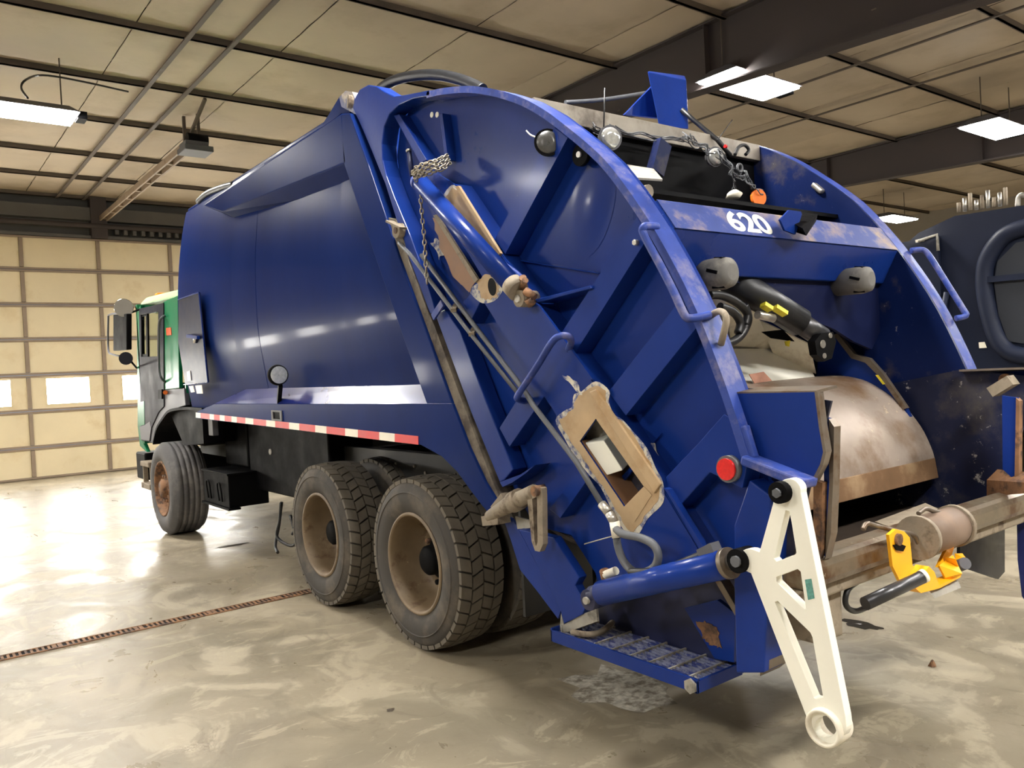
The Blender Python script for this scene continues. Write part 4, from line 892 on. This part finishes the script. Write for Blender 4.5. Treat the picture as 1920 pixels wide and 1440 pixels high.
# packer cylinder
pa, pb, pc, pd = P(1362,518,y=2.40), P(1500,605,y=2.28), P(1540,632,y=2.26), P(1560,648,y=2.25)
PK = MB().cyl(pa, pb, .07, n=26).build('packer_cylinder', HOSE, TR); MB().cyl(pb, pc, .052, n=24).build('cylinder_head', mat('dark_grey_metal', (72,72,74), .35, .6), PK)
d = (pb-pa).normalized()
for (u,v,w_) in ((1430,571,14),(1452,576,20)):
    q = P(u,v,y=2.265); MB().bar(q, q+d*.07*(w_/20), .02, .035, (0,-1,.2)).build('warning_sticker', YSTK, PK)
MB().cyl(P(1420,590,y=2.28), P(1450,597,y=2.27), .02, n=12).build('port_fitting', STEEL, PK)
shape('cylinder_eye', [[(p.x,p.z) for p in (P(u,v,y=2.2) for u,v in ((1528,640),(1540,625),(1562,622),(1568,640),(1560,672),(1545,678),(1532,665)))]], BLACK, PK, 'y', 2.2, 2.24)
for (u,v,r) in ((1544,645,.02),(1558,629,.013),(1547,667,.013)):
    q = P(u,v,y=2.195); MB().cyl(q, q+Vector((0,.02,0)), r, n=14).build('eye_bolt', STEEL, PK)
sideplate('packer_arm', [(1535,660),(1562,628),(1580,640),(1598,668),(1625,672),(1650,700),(1690,750),(1730,830),(1700,800),(1640,735),(1590,715),(1530,715)], BLUE, PK, 4.30, .03)
sideplate('arm_edge', [(1562,628),(1570,625),(1602,664),(1630,672),(1655,700),(1700,765),(1692,768),(1648,706),(1622,680),(1596,672)], GRIME, PK, 4.285, .03)
sideplate('yellow_mark', [(1641,703),(1646,703),(1659,720),(1655,721)], YSTK, PK, 4.28, .004)
for px in (((1330,553),(1352,554),(1378,565),(1398,582),(1403,600),(1392,625),(1375,640),(1352,645)),((1350,575),(1375,585),(1388,605),(1384,625)),((1395,572),(1402,590),(1398,610))):
    MB().tube(cr([tuple(P(u,v,y=2.34)) for u,v in px],5),.02,10).build('packer_hose', HOSE, PK)
# white innards behind
mb = MB(); mb.box((XH0,2.88,1.2),(3.9,2.9,2.2)); WB = mb.build('inner_panel', OFFW, TR)
def yplate(name, px, y, t, m, parent): return shape(name, [[(p.x,p.z) for p in (P(u,v,y=y) for u,v in px)]], m, parent, 'y', y, y+t)
mb = MB(); mb.quad(P(1362,726,y=2.5),P(1530,714,y=2.55),P(1500,655,y=2.8),P(1368,655,y=2.75)); mb.build('inner_slope', WHITE, WB, solid=.01)
mb = MB(); mb.quad(P(1372,650,y=2.8),P(1452,664,y=2.8),P(1418,585,y=2.6),P(1360,560,y=2.6)); mb.build('inner_fold', OFFW, WB, solid=.01)
mb = MB(); mb.quad(P(1450,664,y=2.75),P(1530,700,y=2.6),P(1518,645,y=2.55),P(1425,600,y=2.7)); mb.build('inner_fold', OFFW, WB, solid=.01)
yplate('inner_gap', [(1430,622),(1468,618),(1490,640),(1448,634)], 2.56, .01, BLACK, WB)
yplate('faded_mark', [(1405,702),(1432,697),(1448,714),(1415,719)], 2.49, .004, PINK, WB)
yplate('sticker', [(1472,640),(1482,638),(1480,650),(1474,648)], 2.5, .004, YSTK, WB)
# packer blade: worn curved steel face
dr = cr([(2.95,1.47),(2.74,1.515),(2.57,1.53),(2.41,1.503),(2.30,1.445),(2.22,1.38),(2.12,1.25),(2.07,1.14),(2.055,1.085)],4)
PB = lateral(dr, XH0+.03, 4.34, 'packer_blade', DRUM, TR, closed=False, solid=.02, smooth=True)
lateral([(2.075,1.105),(2.045,1.09),(2.03,.985),(2.06,.985)], XH0+.03, 4.345, 'blade_lip', mat('rusty_worn_lip', (134,104,76), .5, .3, var=.3, scale=4, spots=(176,150,116), spot_scale=4, spot_lo=.5, spot_hi=.7), PB, bevel=.004)
mb = MB(); 
mb.grid([[(4.335,y,z),(4.335,3.0,1.0)] for y,z in dr], smooth=False); mb.build('blade_end', GRIME, PB, solid=.01)
# tub of the hopper
tub = cr([(1.725,.93),(1.78,.87),(1.9,.83),(2.35,.80),(2.85,.82),(3.2,.95),(3.3,1.3),(3.3,2.0)],5)
TUB = lateral(tub, XH0-.01, XH1+.01, 'hopper_tub', mat('dark_rusty_hopper', (58,48,40), .6, .2, var=.3, scale=3), TR, closed=False, solid=.02, smooth=True)
low = [(1.725,.95),(1.75,.86),(1.9,.81),(2.35,.78),(2.85,.80),(3.25,.95),(3.3,1.3),(1.9,1.55),(1.55,1.5)]
for xx in (XH1-.011, XH0+.001): shape('tub_side', [low], mat('scraped_dirty_hopper_side', (24,30,58), .5, var=.35, scale=3, spec=.25, spots=(70,66,62), spot_scale=3, spot_lo=.48, spot_hi=.68, scratch=(176,172,166), scratch_scale=15, scratch_t=.6), TUB, 'x', xx, xx+.01)
MB().box((XH0,3.1,1.3),(XH1,3.3,2.95)).build('hopper_bulkhead', BLACK, TR)
# upper cavity: header, roof sheet, ledge
HB = MB().box((XH0,3.05,2.885),(XH1,3.09,2.985)).build('header_plate', mat('grimy_header_lamp_sheen', (150,142,130), .4, .2, var=.3, scale=3, spots=(98,88,78), spot_scale=4, spot_lo=.5, spot_hi=.7), TR, bevel=.004)  # grimy plate; its pale base puts the lamp's reflection into the colour
rf = [p for p in arch_yz if p[0] > 3.05]
lateral([(y,z-.02) for y,z in rf]+[(4.7,3.42)][:0], XH0, XH1, 'tailgate_roof', BLUE, TR, closed=False, solid=.012, smooth=True)
MB().box((XH0,2.55,2.44),(XH1,3.09,2.46)).build('cavity_ledge', BLACK, HB)
MB().bar(P(1228,325,y=2.95), P(1243,268,y=2.95), .09, .05, (0,1,0)).build('cavity_post', INNERB, HB)
mb = MB(); mb.quad(P(1175,310,y=2.9),P(1195,335,y=2.6),P(1242,338,y=2.6),P(1225,318,y=2.9)); mb.build('cavity_gusset', GREASE, HB, solid=.01)
# fin bracket on top
FN = MB().hull([P(1236,238,y=3.18),P(1291,242,y=3.18),P(1291,242,y=3.42),P(1236,238,y=3.42),P(1214,134,y=3.26),P(1287,150,y=3.26),P(1284,142,y=3.40),P(1216,133,y=3.40)]).build('fin_bracket', BLUE, TR, bevel=.006)
mb = MB(); a, b, c = P(1172,214,y=3.3), P(1243,222,y=3.3), P(1246,146,y=3.3)
mb.hull([a,b,b+Vector((0,.02,0)),a+Vector((0,.02,0)),c+Vector((-.03,0,0)),c,c+Vector((0,.02,0)),c+Vector((-.03,.02,0))]); mb.build('fin_gusset', BLUE, FN)
MB().tube([P(1278,205,y=3.2),P(1300,225,y=3.15),P(1345,262,y=3.02),P(1370,292,y=2.98)], .014, 8).build('fin_cable', HOSE, FN)
MB().tube(cr([tuple(P(u,v,y=4.0)) for u,v in ((1060,192),(1120,188),(1170,181),(1212,174))],4), .014, 8).build('fin_pipe', HOSEG, FN)
MB().tube(cr([tuple(S(u,v,2.95)) for u,v in ((708,172),(722,160),(748,148),(785,141),(825,141),(862,149),(890,160),(905,168))],5), .036, 12).build('roof_hose', HOSE, TR)
# lamps, reflectors and a tangle of wire in the cavity
LB = HB
def cavlamp(u, v, y, r, name, body, lens, d=(-.35,-.9,-.1)):
    round_lamp(P(u,v,y=y), d, r, name, body, LB, lens)
cavlamp(1143,259,2.92,.062,'work_lamp',GREYL,LENSM); cavlamp(1340,294,2.92,.055,'work_lamp',GREYL,LENSM)
q = P(1424,370,y=2.72); MB().cyl(q, q+Vector((.006,.02,0)), .046, n=28).build('orange_reflector', ORANGE, LB)
q = P(1376,368,y=2.7); MB().tube([q+Vector((0,0,-.012)), q, q+Vector((.0,.01,.02))], .045, 20, radii=[.03,.047,.03]).build('white_marker_lamp', OFFW, LB)
q = P(1217,358,y=2.5); MB().cyl(q, q+Vector((0,.04,0)), .03, n=14).build('hook_lug', RUSTL, LB)
rnd = random.Random(11)
def wires(u0, v0, u1, v1, n, y, spread, name='wire'):
    mb = MB()
    for k in range(n):
        pts = []
        for i in range(6):
            t = i/5; pts.append(tuple(P(u0+(u1-u0)*t+rnd.uniform(-spread,spread), v0+(v1-v0)*t+rnd.uniform(-spread,spread)+6*math.sin(PI*t), y=y+rnd.uniform(-.05,.03))))
        mb.tube(cr(pts,4), .0035, 5)
    mb.build(name, HOSEG if n % 2 else HOSE, LB)
wires(1285,252,1345,285,7,2.95,9); wires(1345,285,1395,335,9,2.9,9); wires(1372,320,1380,365,4,2.75,4); wires(1395,325,1425,360,7,2.75,6); wires(1110,235,1150,250,6,2.98,7); wires(1150,240,1285,262,5,2.98,8)
MB().tube(cr([tuple(P(u,v,y=2.85)) for u,v in ((1378,290),(1385,276),(1396,272),(1404,281),(1398,290))],4), .01, 8).build('wire_loop', HOSE, LB)
q = P(1387,315,y=2.85); MB().tube([q+Vector((.022*math.cos(t*PI/6),0,.022*math.sin(t*PI/6))) for t in range(12)], .008, 7, closed=True).build('wire_ring', HOSEG, LB)
MB().cyl(P(1132,240,y=3.0), P(1134,165,y=3.0), .004, n=6).build('aerial', HOSE, LB); MB().cyl(P(1345,263,y=3.0), P(1373,225,y=3.0), .003, n=6).build('aerial', HOSE, LB)
MB().cyl(P(1359,274,y=2.95), P(1362,275,y=2.95), .01, n=10).build('red_wire_nut', RED, LB)
q = S(1534,353,mir(XI)-.03); MB().bar(q+Vector((0,.03,.03)), q+Vector((0,-.03,-.03)), .03, .045, (1,0,0)).build('latch_plate', STEEL, TG, bevel=.01)
# dirt-scraped rim handle on the far side
MB().tube(cr([(mir(X0)+d_x, S(u,v,mir(X0)).y, S(u,v,mir(X0)).z) for u,v,d_x in ((1708,470,0),(1722,468,.05),(1735,482,.06),(1765,530,.06),(1795,578,.06),(1803,592,.05),(1792,597,0))],4), .016, 8).build('grab_handle', WORNB, TG)
# thin guide plates inside the sill
for s_ in (0,):
    g = yz([(1543,782),(1558,786),(1566,800),(1564,905),(1560,1000),(1549,1048),(1538,1030),(1545,900)], X0+.14)
    xx = X0+.14 if not s_ else mir(X0+.14)-.02
    G = shape('guide_plate', [g], BLUE, TG, 'x', xx, xx+.02)
    g2 = yz([(1556,785),(1566,800),(1564,905),(1560,1000),(1549,1048),(1551,1000),(1557,905)], X0+.135)
    shape('guide_edge', [g2], GRIME, TG, 'x', xx-.012, xx+.03)
    g3 = yz([(1528,900),(1545,905),(1543,1030),(1536,1055),(1528,1010)], X0+.12); xx = X0+.11 if not s_ else mir(X0+.11)-.02
    shape('guide_foot', [g3], RUST, TG, 'x', xx, xx+.03)
sideplate('guide_plate', [(1879,742),(1908,746),(1911,770),(1908,905),(1880,880)], BLUE, TG, 4.2, .02)
sideplate('guide_edge', [(1905,746),(1911,752),(1910,905),(1902,915)], RUST, TG, 4.19, .04)
MB().bar(S(1862,735,4.25), S(1900,712,4.25), .08, .05).build('pivot_arm', RUSTL, TG)
MB().hull([S(1850,900,4.25),S(1925,905,4.1),S(1925,925,4.1),S(1850,930,4.25),S(1870,880,4.3),S(1925,885,4.2),S(1925,905,4.2),S(1870,905,4.3)]).build('rusted_corner', RUST, TG)
# ---------------------------------------------------------------- bumper bar with winch
lateral([(1.60,.845),(1.60,.95),(1.715,.96),(1.715,.84)], 2.46, mir(2.46), 'bumper_bar', mat('scraped_bar_steel', (128,116,98), .4, .5, var=.35, scale=5, spots=(92,66,44), spot_scale=5, spot_lo=.48, spot_hi=.62, scratch=(190,178,156), scratch_scale=9, scratch_t=.6), TR, bevel=.03)
lateral([(1.63,.795),(1.63,.85),(1.72,.85),(1.72,.795)], 2.46, mir(2.46), 'bumper_angle', RUSTL, TR, bevel=.01)
MB().box((2.60,1.66,.62),(2.76,1.80,.80)).build('bumper_post', RUSTL, TR, bevel=.006)
WN = MB().hull([P(1640,985,y=1.7639),P(1735,950,y=1.7639),P(1790,975,y=1.5932),P(1700,1005,y=1.5932),P(1640,978,y=1.7639),P(1735,943,y=1.7639),P(1790,968,y=1.5932),P(1700,998,y=1.5932)]).build('winch', RUSTL, TR)
c0, c1 = P(1722,1008,y=1.5591), P(1788,984,y=1.5591); c1 = Vector((c1.x, c0.y, c0.z))
MB().cyl(c0, c1, .078, n=30).build('roller', mat('brown_roller_rubber', (118,98,82), .7, var=.2, scale=8), WN)
for s in (0,1): 
    cc = c0 if s == 0 else c1; MB().cyl(cc-Vector((.012,0,0)), cc+Vector((.012,0,0)), .086, n=26).build('roller_flange', RUSTL, WN)
yplate('yellow_cheek', [(1667,1003),(1680,992),(1695,996),(1706,1008),(1711,1060),(1722,1068),(1736,1076),(1724,1094),(1700,1096),(1688,1090),(1674,1062)], 1.5249, .012, YELL, WN)
yplate('yellow_hook', [(1712,1100),(1742,1062),(1752,1072),(1761,1097),(1798,1081),(1803,1076),(1792,1048),(1802,1080),(1800,1083),(1762,1103),(1727,1112)], 1.4794, .05, YELL, WN)
yplate('yellow_cheek', [(1759,1064),(1785,1040),(1791,1020),(1793,985),(1786,984),(1783,1018),(1770,1040)], 1.5477, .012, YELL, WN)
mb = MB(); mb.quad(P(1760,1062,y=1.5249),P(1786,1042,y=1.5249),P(1803,1077,y=1.4566),P(1772,1085,y=1.5022)); mb.build('yellow_cheek', YELL, WN, solid=.012)
mb = MB(); mb.quad(P(1790,1040,y=1.5477),P(1805,1040,y=1.5249),P(1814,1052,y=1.4794),P(1792,1052,y=1.5249)); mb.build('yellow_cheek', YELL, WN, solid=.012)
MB().cyl(P(1622,1132,y=1.5249), P(1733,1080,y=1.4453), .024, n=18).build('hydraulic_ram', mat('dark_grey_metal', (72,72,74)), WN); MB().cyl(P(1728,1082,y=1.4487), P(1734,1079,y=1.4430), .025, n=18).build('ram_cap', WHITE, WN)
MB().cyl(P(1795,1062,y=1.5249), P(1810,1056,y=1.4794), .024, n=16).build('ram_stub', GREYL, WN)
mb = MB(); mb.hull([P(1737,1100,y=1.5022),P(1790,1082,y=1.5022),P(1802,1102,y=1.4794),P(1752,1122,y=1.4794),P(1737,1095,y=1.5477),P(1790,1078,y=1.5477),P(1798,1092,y=1.5704),P(1748,1112,y=1.5704)]); mb.build('hook_lip', GREASE, WN)
for (pp) in (((1618,993),(1625,982),(1640,985),(1690,1000),(1704,1008),(1702,1020)),((1722,963),(1735,954),(1750,958),(1790,970),(1801,980),(1798,990)),((1640,985),(1680,996),(1712,1003),(1722,1020),(1725,1035))):
    MB().tube(cr([tuple(P(u,v,y=1.5591)) for u,v in pp],5), .009, 8).build('steel_strap', GRIME, WN)
q = P(1688,1012,y=1.5135); MB().cyl(q, q+Vector((0,.03,0)), .022, n=16).build('cheek_bolt', RUST, WN)
yplate('drilled_hole', [(1676,1022),(1682,1032),(1694,1034),(1699,1024),(1690,1020)], 1.5192, .006, BLACK, WN)
MB().tube(cr([tuple(P(u,v,y=1.6501)) for u,v in ((1612,1088),(1592,1103),(1585,1125),(1590,1140),(1605,1146),(1622,1140))],5), .011, 8).build('ram_hose', HOSE, WN)
yplate('mud_flap', [(1800,1005),(1884,965),(1884,1072),(1872,1086),(1800,1062)], 1.80, .015, HOSE, TR)
c = P(1884,712,y=1.7); MB().cyl(c, c+Vector((.1,0,0)), .03, n=16).build('pivot_boss', RUST, TR)

# ================================================================== SECOND TRUCK BEYOND
X2 = 9.0
T2 = tag(empty('parked_truck', (10.2,4.5,0)), 'dark slate-blue truck parked beyond the open tailgate, only its side showing', 'truck')
top2 = [(1650,462),(1705,452),(1722,437),(1790,405),(1920,385),(2060,368)]
pz = yz(top2, X2); out2 = pz+[(pz[-1][0],1.0),(pz[0][0],1.0)]
S2 = shape('body_side', [out2], NAVY2, T2, 'x', X2, X2+.1)
ys_ = [p[0] for p in pz]
MB().box((X2+.1,min(ys_),1.0),(X2+2.2,max(ys_)+3.0,2.75)).build('body', NAVY2, T2, bevel=.05)
MB().box((X2+.05,max(ys_),1.0),(X2+.12,max(ys_)+3.0,2.8)).build('body_side', NAVY2, T2)
ring = cr([tuple(P(u,v,x=X2-.02)) for u,v in ((1960,418),(1915,428),(1880,445),(1852,485),(1846,530),(1853,580),(1868,630),(1890,658),(1925,668),(1965,668))],5)
MB().tube(ring, .085, 12).build('stiffening_ring', NAVY2L, T2)
sideplate('ring_panel', [(1960,445),(1905,455),(1870,490),(1864,530),(1872,590),(1890,640),(1960,650)], mat('dark_slate_recess', (34,38,46), .6, var=.15), T2, X2-.03, .02)
MB().bar(S(1845,525,X2-.06), S(1965,514,X2-.06), .05, .06).build('cross_rib', NAVY2L, T2)
sideplate('side_door', [(1705,462),(1757,441),(1765,560),(1768,690),(1705,690)], NAVY2, T2, X2-.06, .05)
MB().tube([S(1722,452,X2-.09),S(1757,440,X2-.09),S(1759,470,X2-.09)], .018, 6).build('door_edge', GREASE, T2)
sideplate('sticker', [(1835,642),(1846,641),(1850,652),(1836,653)], OFFW, T2, X2-.04, .006); sideplate('sticker', [(1716,450),(1732,446),(1733,452),(1717,455)], OFFW, T2, X2-.07, .006)
for k in range(9):
    u = 1798+k*11; q = S(u, 398-k*1.6, X2+.05); MB().cyl(q, q+Vector((0,0,.1+.04*(k%3))), .02, n=8).build('roof_fitting', STEEL if k % 2 else RUSTL, T2)
MB().tube(cr([tuple(S(u,v,X2+.05)) for u,v in ((1908,388),(1909,372),(1914,366),(1922,366))],4), .025, 8).build('roof_hook', STEEL, T2)
MB().cyl(S(1775,548,X2-.05), S(1750,690,X2-.05), .03, n=8).build('side_pipe', NAVY2L, T2)
MB().box((X2+.3,2.2,.7),(X2+1.9,11.5,1.0)).build('chassis', BLACK, T2)
for (x, y) in ((X2+.2,4.4),(X2+.2,5.8),(X2+2.0,4.4),(X2+2.0,5.8),(X2+.2,9.9),(X2+2.0,9.9)):
    c = copy_tree(wr); c.parent = T2; c.location = Vector((x,y,.522))-ORG[T2.name]; c.rotation_euler = (0,0,0 if x < X2+1 else PI)
MB().box((X2+.05,9.2,1.0),(X2+2.15,11.2,2.75)).build('cab', NAVY2, T2, bevel=.08)
